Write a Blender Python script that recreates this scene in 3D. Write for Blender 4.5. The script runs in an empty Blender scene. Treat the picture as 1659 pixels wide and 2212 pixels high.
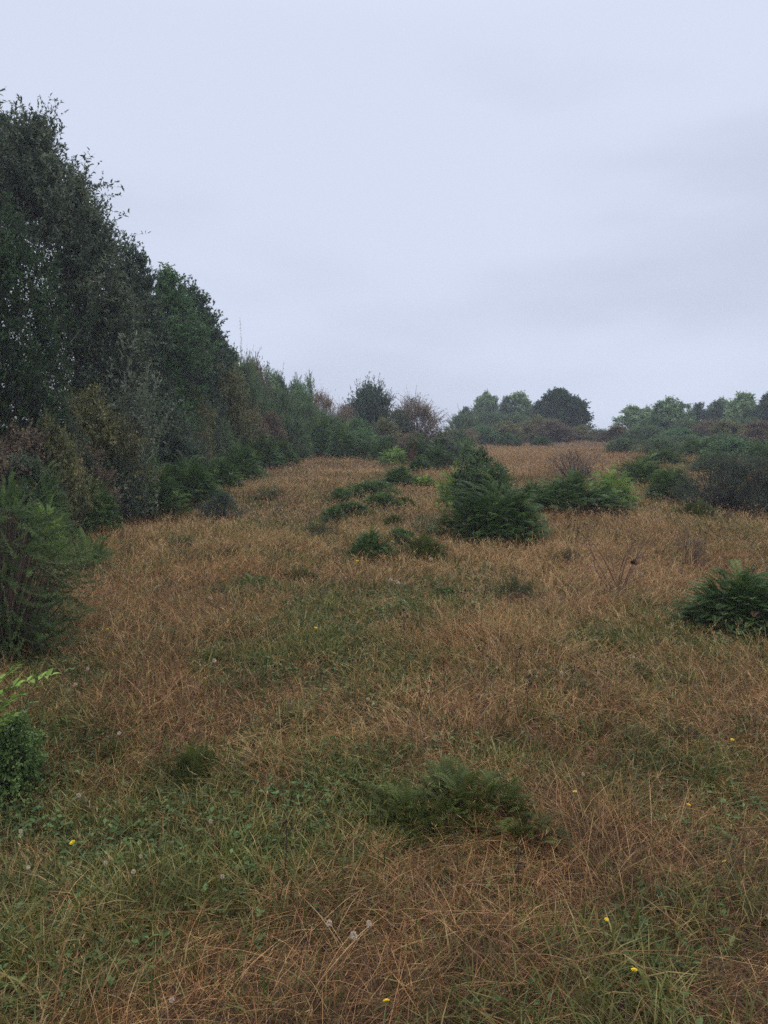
import bpy, math
import numpy as np
from math import radians as R, pi

SC = bpy.context.scene
COL = SC.collection

# ---------------------------------------------------------------- camera
CAMZ = 1.6
FP = 1670.0                      # focal length in units of a 1659 x 2212 picture
cam = bpy.data.cameras.new("camera")
cam.sensor_fit = 'VERTICAL'
cam.angle_y = 2 * math.atan(1106 / FP)
cam.clip_start = 0.05
cam.clip_end = 3000
camo = bpy.data.objects.new("camera", cam)
COL.objects.link(camo)
camo.location = (0, 0, CAMZ)
camo.rotation_euler = (R(90), 0, 0)
SC.camera = camo

# ---------------------------------------------------------------- world
SUN_EL, SUN_AZ = R(55), R(35)
SC.view_settings.view_transform = 'Standard'
SC.view_settings.look = 'None'
SC.view_settings.exposure = 0.0
SC.view_settings.gamma = 1
w = bpy.data.worlds.new("World")
SC.world = w
w.use_nodes = True
nt = w.node_tree
nt.nodes.clear()
N = nt.nodes.new
L = nt.links.new
out = N('ShaderNodeOutputWorld')
sky = N('ShaderNodeTexSky')
sky.sky_type = 'NISHITA'
sky.sun_disc = False
sky.sun_elevation = SUN_EL
sky.sun_rotation = SUN_AZ
bg1 = N('ShaderNodeBackground'); bg1.inputs[1].default_value = 0.08
L(sky.outputs[0], bg1.inputs[0])
tc = N('ShaderNodeTexCoord')
sep = N('ShaderNodeSeparateXYZ'); L(tc.outputs['Generated'], sep.inputs[0])
mp = N('ShaderNodeMapping'); mp.inputs['Scale'].default_value = (1.0, 1.0, 3.2)
mp.inputs['Rotation'].default_value = (0, R(14), 0)
L(tc.outputs['Generated'], mp.inputs[0])
ns = N('ShaderNodeTexNoise'); ns.inputs['Scale'].default_value = 1.9
ns.inputs['Detail'].default_value = 4; ns.inputs['Roughness'].default_value = 0.42
L(mp.outputs[0], ns.inputs[0])
add = N('ShaderNodeMath'); add.operation = 'MULTIPLY_ADD'
L(ns.outputs[0], add.inputs[0]); add.inputs[1].default_value = 1.25
L(sep.outputs[2], add.inputs[2])
rp = N('ShaderNodeValToRGB')
L(add.outputs[0], rp.inputs[0])
rp.color_ramp.interpolation = 'EASE'
e = rp.color_ramp.elements
e[0].position = 0.42; e[0].color = (.49, .535, .68, 1)
e[1].position = 1.25 / 1.3; e[1].color = (.71, .775, .94, 1)
m = e.new(0.68); m.color = (.61, .66, .81, 1)
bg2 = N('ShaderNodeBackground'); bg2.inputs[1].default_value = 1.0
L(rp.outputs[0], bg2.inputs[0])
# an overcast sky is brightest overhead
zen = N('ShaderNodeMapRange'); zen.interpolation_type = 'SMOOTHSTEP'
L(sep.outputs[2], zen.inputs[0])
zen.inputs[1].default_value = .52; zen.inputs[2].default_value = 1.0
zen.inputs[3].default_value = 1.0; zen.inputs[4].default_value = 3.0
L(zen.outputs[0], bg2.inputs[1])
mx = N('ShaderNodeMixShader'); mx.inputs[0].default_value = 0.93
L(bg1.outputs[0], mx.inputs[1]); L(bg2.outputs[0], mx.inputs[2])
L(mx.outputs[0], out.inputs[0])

# ---------------------------------------------------------------- sun (hidden by cloud)
sl = bpy.data.lights.new("sun", 'SUN')
sl.energy = 0.6; sl.angle = R(25); sl.color = (1, .96, .9)
so = bpy.data.objects.new("sun", sl); COL.objects.link(so)
so.rotation_euler = (R(90) - SUN_EL, 0, -SUN_AZ + pi)
SC.cycles.use_denoising = False
SC.cycles.use_adaptive_sampling = False
SC.cycles.max_bounces = 6
SC.cycles.diffuse_bounces = 3
SC.cycles.transmission_bounces = 3
SC.cycles.volume_bounces = 1
SC.cycles.glossy_bounces = 1

# ---------------------------------------------------------------- helpers
def rng(s): return np.random.default_rng(s)

_T = rng(5).random((64, 64))
def vnoise(x, y, s=1.0, off=0.0):
    """smooth value noise, 0..1; s = size of one cell in metres"""
    x = np.asarray(x, float) / s + 13.7 + off * 3.1
    y = np.asarray(y, float) / s + 7.3 + off * 5.7
    i = np.floor(x).astype(int); j = np.floor(y).astype(int)
    fx = x - i; fy = y - j
    fx = fx * fx * (3 - 2 * fx); fy = fy * fy * (3 - 2 * fy)
    a = _T[i % 64, j % 64]; b = _T[(i + 1) % 64, j % 64]
    c = _T[i % 64, (j + 1) % 64]; d = _T[(i + 1) % 64, (j + 1) % 64]
    return (a * (1 - fx) + b * fx) * (1 - fy) + (c * (1 - fx) + d * fx) * fy

def ground(x, y):
    """height of the ground: a grassy slope that climbs away from the camera to a ridge"""
    x = np.asarray(x, float); y = np.asarray(y, float)
    yr = 74.0
    base = 0.12 * np.minimum(y, yr) - 0.10 * np.maximum(y - yr, 0) * (np.maximum(y - yr, 0) / (np.maximum(y - yr, 0) + 14))
    far = np.clip((np.hypot(x, y) - 3) / 22, 0, 1)
    b = base + far * (0.22 * (vnoise(x, y, 13.0) - .5)) + 0.10 * (vnoise(x, y, 1.7, 1) - .5) + 0.05 * (vnoise(x, y, .6, 2) - .5)
    b = b + 0.20 * np.clip((np.hypot(x, y) - 5) / 6, 0, 1) * (vnoise(x, y, 3.8, 5) - .4) + .06 * (vnoise(x, y, 1.2, 7) - .5)
    # the bank under the wood, left of the open grass
    edge = 3.0 + .085 * np.clip(y, 0, 20) - .05 * np.clip(y - 20, 0, 30)
    b = b + 0.45 * np.clip(-x - edge, 0, 7) * np.clip((y - 6) / 5, 0, 1)
    return b

def G(x, y): return float(ground(x, y))

class MB:
    """collects pieces of mesh as arrays"""
    def __init__(s):
        s.v = []; s.a = []; s.f3 = []; s.f4 = []; s.n = 0
    def add(s, V, val, F3=None, F4=None):
        V = np.asarray(V, np.float32).reshape(-1, 3)
        val = np.broadcast_to(np.asarray(val, np.float32), (len(V),)) if np.ndim(val) == 0 else np.asarray(val, np.float32).reshape(-1)
        s.v.append(V); s.a.append(val)
        if F3 is not None: s.f3.append(np.asarray(F3, np.int32).reshape(-1, 3) + s.n)
        if F4 is not None: s.f4.append(np.asarray(F4, np.int32).reshape(-1, 4) + s.n)
        s.n += len(V)
    def mesh(s, name, mat, smooth=False):
        me = bpy.data.meshes.new(name)
        V = np.concatenate(s.v); A = np.concatenate(s.a)
        f3 = np.concatenate(s.f3) if s.f3 else np.zeros((0, 3), np.int32)
        f4 = np.concatenate(s.f4) if s.f4 else np.zeros((0, 4), np.int32)
        me.vertices.add(len(V)); me.vertices.foreach_set('co', V.ravel())
        nl = f3.size + f4.size
        me.loops.add(nl)
        me.loops.foreach_set('vertex_index', np.concatenate([f3.ravel(), f4.ravel()]))
        me.polygons.add(len(f3) + len(f4))
        st = np.concatenate([np.arange(len(f3)) * 3, f3.size + np.arange(len(f4)) * 4]).astype(np.int32)
        me.polygons.foreach_set('loop_start', st)
        me.update(calc_edges=True)
        if smooth: me.shade_smooth()
        at = me.attributes.new('v', 'FLOAT', 'POINT')
        at.data.foreach_set('value', A)
        me.materials.append(mat)
        return me
    def build(s, name, mat, parent=None, smooth=False):
        o = bpy.data.objects.new(name, s.mesh(name, mat, smooth))
        COL.objects.link(o); o.parent = parent
        return o

def unit(a): return a / np.maximum(np.linalg.norm(a, axis=-1, keepdims=True), 1e-9)

def leaves(mb, p, d, nrm, Ln, Wd, val, fold=.25, bend=.12, fine=False):
    """N leaves: p base, d axis, nrm approximate normal; each is folded on its midrib"""
    p = np.asarray(p); n = len(p)
    d = unit(d); sd = unit(np.cross(d, nrm)); up = np.cross(sd, d)
    Ln = np.broadcast_to(Ln, (n,))[:, None]; Wd = np.broadcast_to(Wd, (n,))[:, None]
    f = fold; b = bend
    if not fine:
        tmpl = [(0, 0, 0), (-.5, .45, f), (0, 1, -b * 2), (.5, .45, f)]
        F = np.array([(0, 2, 1), (0, 3, 2)])
    else:
        tmpl = [(0, 0, 0), (-.42, .25, f), (0, .3, 0), (.42, .25, f), (-.4, .62, f * .7), (0, .65, -b), (.4, .62, f * .7), (0, 1, -b * 3)]
        F = np.array([(0, 2, 1), (0, 3, 2), (1, 5, 4), (1, 2, 5), (2, 3, 6), (2, 6, 5), (4, 5, 7), (5, 6, 7)])
    V = np.stack([p + sd * Wd * a + d * Ln * t + up * (Wd * c if abs(c) == f or abs(c) == f * .7 else Ln * c * .5) for a, t, c in tmpl], 1)
    k = len(tmpl)
    idx = (np.arange(n) * k)[:, None, None] + F[None]
    mb.add(V, np.repeat(np.broadcast_to(val, (n,)), k), F3=idx)

def tubes(mb, P, Rd, val, sides=4):
    """batch of tubes along polylines P [n,k,3] with radii Rd [n,k]"""
    P = np.asarray(P, float); n, k, _ = P.shape
    T = np.gradient(P, axis=1); T = unit(T)
    ref = np.where(np.abs(T[..., 2:3]) > .9, np.array([1., 0, 0]), np.array([0, 0, 1.]))
    A = unit(np.cross(T, ref)); B = np.cross(T, A)
    th = np.arange(sides) * 2 * pi / sides
    V = P[:, :, None, :] + Rd[:, :, None, None] * (np.cos(th)[None, None, :, None] * A[:, :, None, :] + np.sin(th)[None, None, :, None] * B[:, :, None, :])
    i = np.arange(k - 1)[:, None]; j = np.arange(sides)[None]
    q = np.stack([i * sides + j, i * sides + (j + 1) % sides, (i + 1) * sides + (j + 1) % sides, (i + 1) * sides + j], -1).reshape(-1, 4)
    F = (np.arange(n) * k * sides)[:, None, None] + q[None]
    mb.add(V, np.repeat(np.broadcast_to(val, (n,)), k * sides), F4=F)

def curve(p0, p1, bow, k):
    """[n,k,3] quadratic curves from p0 to p1, middle pushed by bow"""
    t = np.linspace(0, 1, k)[None, :, None]
    return p0[:, None] * (1 - t) + p1[:, None] * t + bow[:, None] * 4 * t * (1 - t)

def empty(name, loc=(0, 0, 0), rz=0.0, sc=(1, 1, 1)):
    o = bpy.data.objects.new(name, None)
    COL.objects.link(o); o.location = loc; o.rotation_euler = (0, 0, rz); o.scale = sc
    o.empty_display_size = .2
    return o

def tag(o, label, cat, group=None, kind=None):
    if label: o['label'] = label
    if cat: o['category'] = cat
    if group: o['group'] = group
    if kind: o['kind'] = kind
    return o

def copy_tree(o, parent=None, kids=None):
    c = o.copy(); COL.objects.link(c); c.parent = parent
    for ch in o.children: copy_tree(ch, c)
    return c

# ---------------------------------------------------------------- materials
def ramp_mat(name, stops, rough=.6, noise=.25, nscale=8.0, transl=0.0, spec=.3):
    """colour read from each leaf's own value v through a ramp, mottled by noise"""
    mt = bpy.data.materials.new(name); mt.use_nodes = True
    t = mt.node_tree; t.nodes.clear(); A = t.nodes.new; K = t.links.new
    o = A('ShaderNodeOutputMaterial')
    b = A('ShaderNodeBsdfPrincipled'); b.inputs['Roughness'].default_value = rough
    b.inputs['Specular IOR Level'].default_value = spec
    at = A('ShaderNodeAttribute'); at.attribute_name = 'v'
    r = A('ShaderNodeValToRGB'); K(at.outputs['Fac'], r.inputs[0])
    els = r.color_ramp.elements
    els[0].position = stops[0][0]; els[0].color = (*stops[0][1], 1)
    els[1].position = stops[-1][0]; els[1].color = (*stops[-1][1], 1)
    for p, c in stops[1:-1]:
        x = els.new(p); x.color = (*c, 1)
    g = A('ShaderNodeNewGeometry')
    nz = A('ShaderNodeTexNoise'); nz.inputs['Scale'].default_value = nscale; nz.inputs['Detail'].default_value = 3
    K(g.outputs['Position'], nz.inputs[0])
    mr = A('ShaderNodeMapRange'); K(nz.outputs[0], mr.inputs[0])
    mr.inputs[1].default_value = .3; mr.inputs[2].default_value = .7
    mr.inputs[3].default_value = 1 - noise; mr.inputs[4].default_value = 1 + noise
    mu = A('ShaderNodeVectorMath'); mu.operation = 'SCALE'
    K(r.outputs[0], mu.inputs[0]); K(mr.outputs[0], mu.inputs['Scale'])
    K(mu.outputs[0], b.inputs['Base Color'])
    if transl > 0:
        tr = A('ShaderNodeBsdfTranslucent'); K(mu.outputs[0], tr.inputs[0])
        ms = A('ShaderNodeMixShader'); ms.inputs[0].default_value = transl
        K(b.outputs[0], ms.inputs[1]); K(tr.outputs[0], ms.inputs[2]); K(ms.outputs[0], o.inputs[0])
    else:
        K(b.outputs[0], o.inputs[0])
    return mt

def leafmat(name, c0, c1, c2, **k):
    k.setdefault('transl', .25); k.setdefault('rough', .6); k.setdefault('spec', .2)
    return ramp_mat(name, [(0, c0), (.5, c1), (1, c2)], **k)

M = {
 'bark': ramp_mat('bark', [(0, (.06, .05, .04)), (1, (.16, .13, .11))], .85, .4, 20),
 'twig': ramp_mat('twig', [(0, (.08, .055, .04)), (1, (.19, .13, .09))], .85, .3, 20),
 'dark': leafmat('dark_leaves', (0.0508, 0.0798, 0.0435), (0.102, 0.145, 0.0798), (0.217, 0.261, 0.16)),
 'smoky': leafmat('grey_green_leaves', (.06, .084, .05), (.125, .16, .09), (.26, .28, .18)),
 'holly': leafmat('blackish_green_leaves', (0.027, 0.0513, 0.0243), (0.054, 0.0945, 0.0405), (0.121, 0.189, 0.0675)),
 'mid': leafmat('mid_green_leaves', (0.0775, 0.139, 0.0543), (0.139, 0.248, 0.093), (0.264, 0.388, 0.155)),
 'pale': leafmat('pale_green_leaves', (.13, .20, .09), (.25, .35, .16), (.42, .53, .27)),
 'olive': leafmat('olive_leaves', (0.12, 0.128, 0.0525), (0.225, 0.225, 0.09), (0.42, 0.345, 0.15)),
 'rust': leafmat('rusty_leaves', (.20, .135, .085), (.32, .22, .135), (.46, .34, .22)),
 'bronze': leafmat('bronze_leaves', (0.121, 0.081, 0.0607), (0.23, 0.162, 0.101), (0.351, 0.27, 0.149)),
 'gorse': leafmat('gorse_spines', (.055, .095, .038), (.115, .175, .068), (.25, .31, .135)),
 'gorse_near': leafmat('dark_gorse_spines', (.035, .065, .02), (.08, .13, .038), (.19, .25, .08)),
 'fern': leafmat('fern_fronds', (.05, .088, .025), (.10, .165, .044), (.24, .33, .095)),
 'fernlight': leafmat('light_fern_fronds', (0.103, 0.184, 0.046), (0.218, 0.345, 0.0747), (0.529, 0.575, 0.138)),
 'fernlow': leafmat('low_fronds', (.05, .062, .014), (.10, .12, .024), (.20, .21, .055)),
 'ferndead': leafmat('dead_fern_fronds', (.08, .035, .02), (.14, .06, .03), (.2, .1, .05)),
 'sprig': leafmat('fresh_green_leaves', (.13, .22, .035), (.22, .33, .055), (.36, .46, .10)),
 'petal_y': ramp_mat('yellow_petals', [(0, (.8, .5, .01)), (1, (.9, .7, .03))], .5, .1, 50),
 'fluff': ramp_mat('white_fluff', [(0, (.5, .38, .25)), (1, (.78, .64, .48))], .9, .1, 50),
 'petal_w': ramp_mat('white_petals', [(0, (.7, .7, .68)), (1, (.9, .9, .88))], .7, .1, 50),
 'seed': ramp_mat('dark_seed_heads', [(0, (.03, .02, .015)), (1, (.09, .05, .035))], .9, .2, 50),
}
GR = [(0.0, (.058, .024, .010)), (.16, (.19, .082, .028)), (.32, (.41, .202, .068)), (.50, (.59, .352, .145)),
      (.60, (.58, .40, .17)), (.70, (.22, .185, .045)), (.84, (.105, .12, .022)), (1.0, (.048, .07, .013))]
M['grass'] = ramp_mat('grass_blades', GR, .6, .22, 3.0, transl=.15)

# ---------------------------------------------------------------- the ground
def P(px, Y, z=None):
    """point on the ground at distance Y, px across"""
    x = (px - 829.5) * Y / FP
    return x, Y, G(x, Y)

def rowY(py, h=0.0):
    """distance at which the slope (raised by h) shows at row py"""
    return (CAMZ - h) / (0.12 - (1106 - py) / FP)

# green patches of the sward: px, py (base), half width px, half height px, strength
GREEN = [(330, 1830, 330, 120, .75), (180, 1780, 200, 100, .5), (620, 1730, 240, 110, .5), (1480, 1660, 300, 110, .5),
         (860, 1300, 160, 60, .55), (980, 1720, 190, 120, .6), (540, 1470, 130, 60, .65), (1000, 1480, 250, 90, .25),
         (400, 2000, 450, 170, .42), (690, 1850, 200, 90, .5), (1560, 1420, 130, 60, .6), (1420, 1400, 200, 60, .3),
         (1550, 1180, 180, 40, .4), (1600, 1760, 180, 70, .5), (150, 2150, 300, 100, .3), (1450, 2080, 160, 110, .3),
         (420, 1170, 160, 40, .25), (800, 1130, 180, 50, .3), (730, 1070, 90, 40, .25), (700, 1390, 100, 40, .4),
         (330, 1640, 140, 60, .35), (560, 1190, 160, 50, .3), (1390, 1540, 170, 60, .3), (1480, 2050, 220, 90, .25),
         (760, 1010, 100, 18, .25), (620, 2170, 120, 80, .25), (60, 1640, 130, 120, .6), (90, 1400, 140, 100, .5)]
BROWN = [(1100, 2000, 420, 200, .35), (1250, 1500, 260, 80, .15), (700, 1560, 280, 80, .2), (350, 1480, 240, 120, .3), (1050, 1200, 200, 40, .3),
         (1250, 1850, 260, 70, .35), (900, 2150, 220, 70, .25), (1150, 1000, 260, 30, .5)]

def greenness(x, y):
    x = np.asarray(x); y = np.asarray(y)
    yy = np.maximum(y, .5)
    px = 829.5 + x / yy * FP
    py = 1106 - (0.12 - CAMZ / yy) * FP
    # patches were laid out on the slope: each is an ellipse on the ground seen from the path
    g = np.full(x.shape, .285)
    near = np.clip((7 - y) / 5, 0, 1)
    g = g + .10 * near
    for a, b, wa, hb, s in GREEN:
        g = g + s * (.55 if b < 1500 else .72) * np.exp(-((px - a) / wa) ** 2 - ((py - b) / hb) ** 2)
    for a, b, wa, hb, s in BROWN:
        g = g - s * np.exp(-((px - a) / wa) ** 2 - ((py - b) / hb) ** 2)
    g = g + .55 * (vnoise(x, y, .55, 3) - .5) + .5 * (vnoise(x, y, 1.6, 4) - .5) + .55 * (vnoise(x, y, .22, 6) - .5) + .6 * (vnoise(x, y, .09, 18) - .5)
    g = g - .15 * np.clip((y - 14) / 12, 0, 1)
    return np.clip(g, 0, 1)

def build_ground():
    xs = np.concatenate([-np.geomspace(9, 260, 34)[::-1], np.linspace(-8.9, 8.9, 150), np.geomspace(9, 260, 34)])
    ys = np.concatenate([-np.geomspace(1, 120, 20)[::-1], np.linspace(-.9, 14, 140), np.geomspace(14.2, 330, 90)])
    X, Y = np.meshgrid(xs, ys)
    Z = ground(X, Y)
    mb = MB()
    nx, ny = len(xs), len(ys)
    i = np.arange(ny - 1)[:, None]; j = np.arange(nx - 1)[None]
    F = np.stack([i * nx + j, i * nx + j + 1, (i + 1) * nx + j + 1, (i + 1) * nx + j], -1).reshape(-1, 4)
    mb.add(np.stack([X, Y, Z], -1), greenness(X, Y).ravel(), F4=F)
    mt = ramp_mat('ground_soil', [(0, (.10, .055, .03)), (.4, (.06, .04, .022)), (1, (.025, .03, .014))], .95, .5, 5, spec=.1)
    o = mb.build('ground', mt, smooth=True)
    tag(o, None, None, kind='structure')
build_ground()

# ---------------------------------------------------------------- grass
def scatter(r, dens, y0, y1, margin=1.0):
    """random roots inside the strip y0..y1 and the width one can see, plus a margin"""
    hw = lambda y: .53 * y + margin
    a = (hw(y0) + hw(y1)) * (y1 - y0)
    n = int(a * dens * 1.0)
    y = y0 + (y1 - y0) * r.random(n)
    H = hw(y1)
    x = (r.random(n) * 2 - 1) * H
    k = np.abs(x) < hw(y)
    return x[k], y[k]

def blades(mb, x, y, z, h, lx, ly, wd, K, v0, v1, face=None, r=None):
    n = len(x)
    t = np.linspace(0, 1, K + 1)
    l2 = np.sqrt(lx * lx + ly * ly)
    hor = t[None] ** 1.7
    zz = h[:, None] * t[None] * (1 - .42 * np.clip(l2, 0, 1.6)[:, None] * t[None])
    cx = x[:, None] + h[:, None] * lx[:, None] * hor
    cy = y[:, None] + h[:, None] * ly[:, None] * hor
    cz = z[:, None] + zz
    th = r.random(n) * pi if face is None else face
    wt = np.array([1 - .25 * q for q in t[:-1]])
    dx = np.cos(th)[:, None] * wd[:, None] * wt[None] * .5
    dy = np.sin(th)[:, None] * wd[:, None] * wt[None] * .5
    Vl = np.stack([cx[:, :-1] - dx, cy[:, :-1] - dy, cz[:, :-1]], -1)
    Vr = np.stack([cx[:, :-1] + dx, cy[:, :-1] + dy, cz[:, :-1]], -1)
    tip = np.stack([cx[:, -1:], cy[:, -1:], cz[:, -1:]], -1)
    V = np.concatenate([Vl, Vr, tip], 1)
    m = 2 * K + 1
    base = (np.arange(n) * m)[:, None]
    q = [base + np.array([[i, K + i, K + i + 1, i + 1]]) for i in range(K - 1)]
    F3 = base + np.array([[K - 1, 2 * K - 1, 2 * K]])
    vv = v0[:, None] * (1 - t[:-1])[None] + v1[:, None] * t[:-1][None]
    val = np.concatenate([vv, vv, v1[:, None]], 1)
    F4 = np.concatenate(q) if q else None
    mb.add(V, val.ravel(), F3=F3, F4=F4)
    return cx[:, -1], cy[:, -1], cz[:, -1]

SHADED = []
def trod(x, y):
    """1 under a plant, 0 in the open: grass grows short and thin there"""
    s = np.zeros(np.shape(x))
    for px_, py_, rr in SHADED:
        k = (np.abs(x - px_) < rr * 1.3) & (np.abs(y - py_) < rr * 1.3)
        if k.any():
            s[k] = np.maximum(s[k], np.clip(1.25 - np.hypot(x[k] - px_, y[k] - py_) / rr, 0, 1))
    return s

def lean_field(x, y):
    a = vnoise(x, y, .7, 8) * 5.0 + vnoise(x, y, 2.6, 9) * 4.0 - 2.6
    s = .25 + .9 * vnoise(x, y, .5, 10)
    return np.cos(a) * s, np.sin(a) * s

def grass_zone(dry, grn, seed, y0, y1, dens_dry, dens_grn, wscale, K, heads, margin=1.0):
    r = rng(seed)
    # dry stalks, leaning and bent
    x, y = scatter(r, dens_dry, y0, y1, margin)
    g = greenness(x, y)
    cl = vnoise(x, y, .13 + .0 * y, 12)
    keep = r.random(len(x)) < (1 - .75 * trod(x, y)) * np.clip(1.05 - .85 * g, .08, 1) * np.clip(.35 + 1.1 * cl, .25, 1)
    x, y, g = x[keep], y[keep], g[keep]; n = len(x)
    hh = (.08 + .20 * r.random(n) ** 1.5) * (.35 + .6 * vnoise(x, y, .8, 13) + .45 * vnoise(x, y, .3, 17) + .4 * vnoise(x, y, 2.3, 22)) * np.clip(1.2 - .6 * g, .45, 1.2) * (1 - .6 * trod(x, y))
    ax, ay = lean_field(x, y)
    lx = ax * .75 + r.normal(0, .75, n); ly = ay * .75 + r.normal(0, .75, n)
    tone = .02 + .25 * vnoise(x, y, 1.1, 14) + .16 * vnoise(x, y, 3.1, 21) - .05 * np.clip((4 - y) / 2, 0, 1) + .14 * np.clip((y - 3) / 8, 0, 1.3)
    vc = np.clip(tone + r.normal(0, .15, n), .0, .62)
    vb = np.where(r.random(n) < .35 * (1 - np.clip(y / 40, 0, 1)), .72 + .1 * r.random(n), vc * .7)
    wd = (.0009 + .0009 * r.random(n)) * wscale
    hh = hh * (.72 + .28 * np.clip((y - 3) / 3, 0, 1))
    z = ground(x, y)
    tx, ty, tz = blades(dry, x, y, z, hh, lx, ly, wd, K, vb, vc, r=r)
    if heads:
        s = r.random(n) < .42
        tx, ty, tz, lx, ly, vc, hh = tx[s], ty[s], tz[s], lx[s], ly[s], vc[s], hh[s]; n = len(tx)
        for q in range(5 if heads > 1 else 3):
            d = np.stack([lx * .7 + r.normal(0, .5, n), ly * .7 + r.normal(0, .5, n), .5 + r.random(n) * .6], -1)
            p = np.stack([tx, ty, tz], -1) - unit(np.stack([lx, ly, np.full(n, .9)], -1)) * (q * .011 + .004)
            leaves(dry, p, d, r.normal(0, 1, (n, 3)), (.015 + .02 * r.random(n)) * (1 if heads > 1 else 1.6), .0022 * wscale, np.clip(vc + .06, 0, .6), 0, 0)
    # low tangle of straw and green blades
    x, y = scatter(r, dens_grn, y0, y1, margin)
    g = greenness(x, y); n = len(x)
    isg = r.random(n) < np.clip(.22 + .95 * g, .1, .95)
    hh = np.where(isg, .05 + .11 * r.random(n), .06 + .13 * r.random(n)) * (.5 + .9 * vnoise(x, y, .35, 15)) * (1 - .5 * trod(x, y))
    lx = r.normal(0, .8, n); ly = r.normal(0, .8, n)
    lx = np.where(isg, lx * .7, lx * 1.5); ly = np.where(isg, ly * .7, ly * 1.5)
    vg = np.clip(.83 + r.normal(0, .10, n) + .10 * (vnoise(x, y, .4, 16) - .5), .71, 1)
    vd = np.clip(.05 + .3 * vnoise(x, y, .9, 14) + r.normal(0, .15, n) + .05 * np.clip((y - 3.5) / 3, -1, 1), 0, .58)
    v = np.where(isg, vg, vd)
    wd = np.where(isg, .0028 + .0036 * r.random(n) ** 1.5, .0014 + .0014 * r.random(n)) * wscale
    blades(grn, x, y, ground(x, y) - .005, hh, lx, ly, wd, max(2, K - 1), v, np.clip(v - .04, 0, 1), r=r)

def build_grass():
    for tagname, zones, lab in (
        ('dry_grass', [(21, 1.2, 3.6, 5200, 9000, 1.0, 4, 2), (22, 3.6, 6.5, 3200, 5200, 1.25, 4, 2)],
         'tangled tawny and green meadow grass at the foot of the slope'),
        ('meadow_grass', [(23, 6.5, 11, 1500, 2300, 1.8, 3, 2), (24, 11, 20, 620, 800, 2.6, 3, 1)],
         'tawny seeding grass on the middle of the slope between the ferns'),
        ('hillside_grass', [(25, 20, 38, 210, 240, 4.2, 3, 1), (26, 38, 76, 55, 45, 8.0, 2, 0)],
         'pale pinkish dry grass high on the slope below the skyline shrubs')):
        a = MB()
        for zz in zones: grass_zone(a, a, *zz)
        print(tagname, a.n)
        o = a.build(tagname, M['grass'])
        tag(o, lab, 'grass', kind='stuff')

def build_weeds():
    """small leaved clover and rosettes low in the green parts"""
    r = rng(77)
    mb = MB()
    x, y = scatter(r, 2300, 1.4, 8.5, .8)
    g = greenness(x, y)
    k = r.random(len(x)) < np.clip((g - .30) * 1.3, 0, 1)
    x, y = x[k], y[k]
    c = len(x)
    z = ground(x, y) + .015 + .05 * r.random(c)
    for q in range(3):
        a = r.random(c) * 2 * pi
        d = np.stack([np.cos(a), np.sin(a), .1 + .6 * r.random(c)], -1)
        nn = np.stack([r.normal(0, .3, c), r.normal(0, .3, c), np.ones(c)], -1)
        s = .012 + .024 * r.random(c) ** 2
        leaves(mb, np.stack([x, y, z], -1), d, nn, s, s * .55, r.random(c), .15, .1)
    o = mb.build('weeds', leafmat('weed_leaves', (.045, .08, .02), (.085, .14, .035), (.16, .22, .07)))
    tag(o, 'low clover and small broad green weeds in the near sward', 'weeds', kind='stuff')

# ---------------------------------------------------------------- plant builders
PROFILES = {
 'dome': lambda t: np.sqrt(np.clip(1 - (t * .98) ** 2.2, 0, 1)) * (.75 + .25 * np.clip(t * 6, 0, 1)),
 'egg': lambda t: np.clip(np.sin(pi * (t * .88 + .1)), 0, 1) ** .6,
 'round': lambda t: np.clip(1 - np.abs((t - .42) / .6) ** 2.6, 0, 1) ** .5,
 'cone': lambda t: np.clip(1.02 - t, .0, 1) ** .75 * (.8 + .2 * np.clip(t * 5, 0, 1)),
 'fan': lambda t: .35 + .65 * np.clip(t * 1.4, 0, 1) * np.clip((1.15 - t) * 3, 0, 1),
 'column': lambda t: np.clip((1.03 - t) * 3, 0, 1) ** .6 * .95,
}

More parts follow.
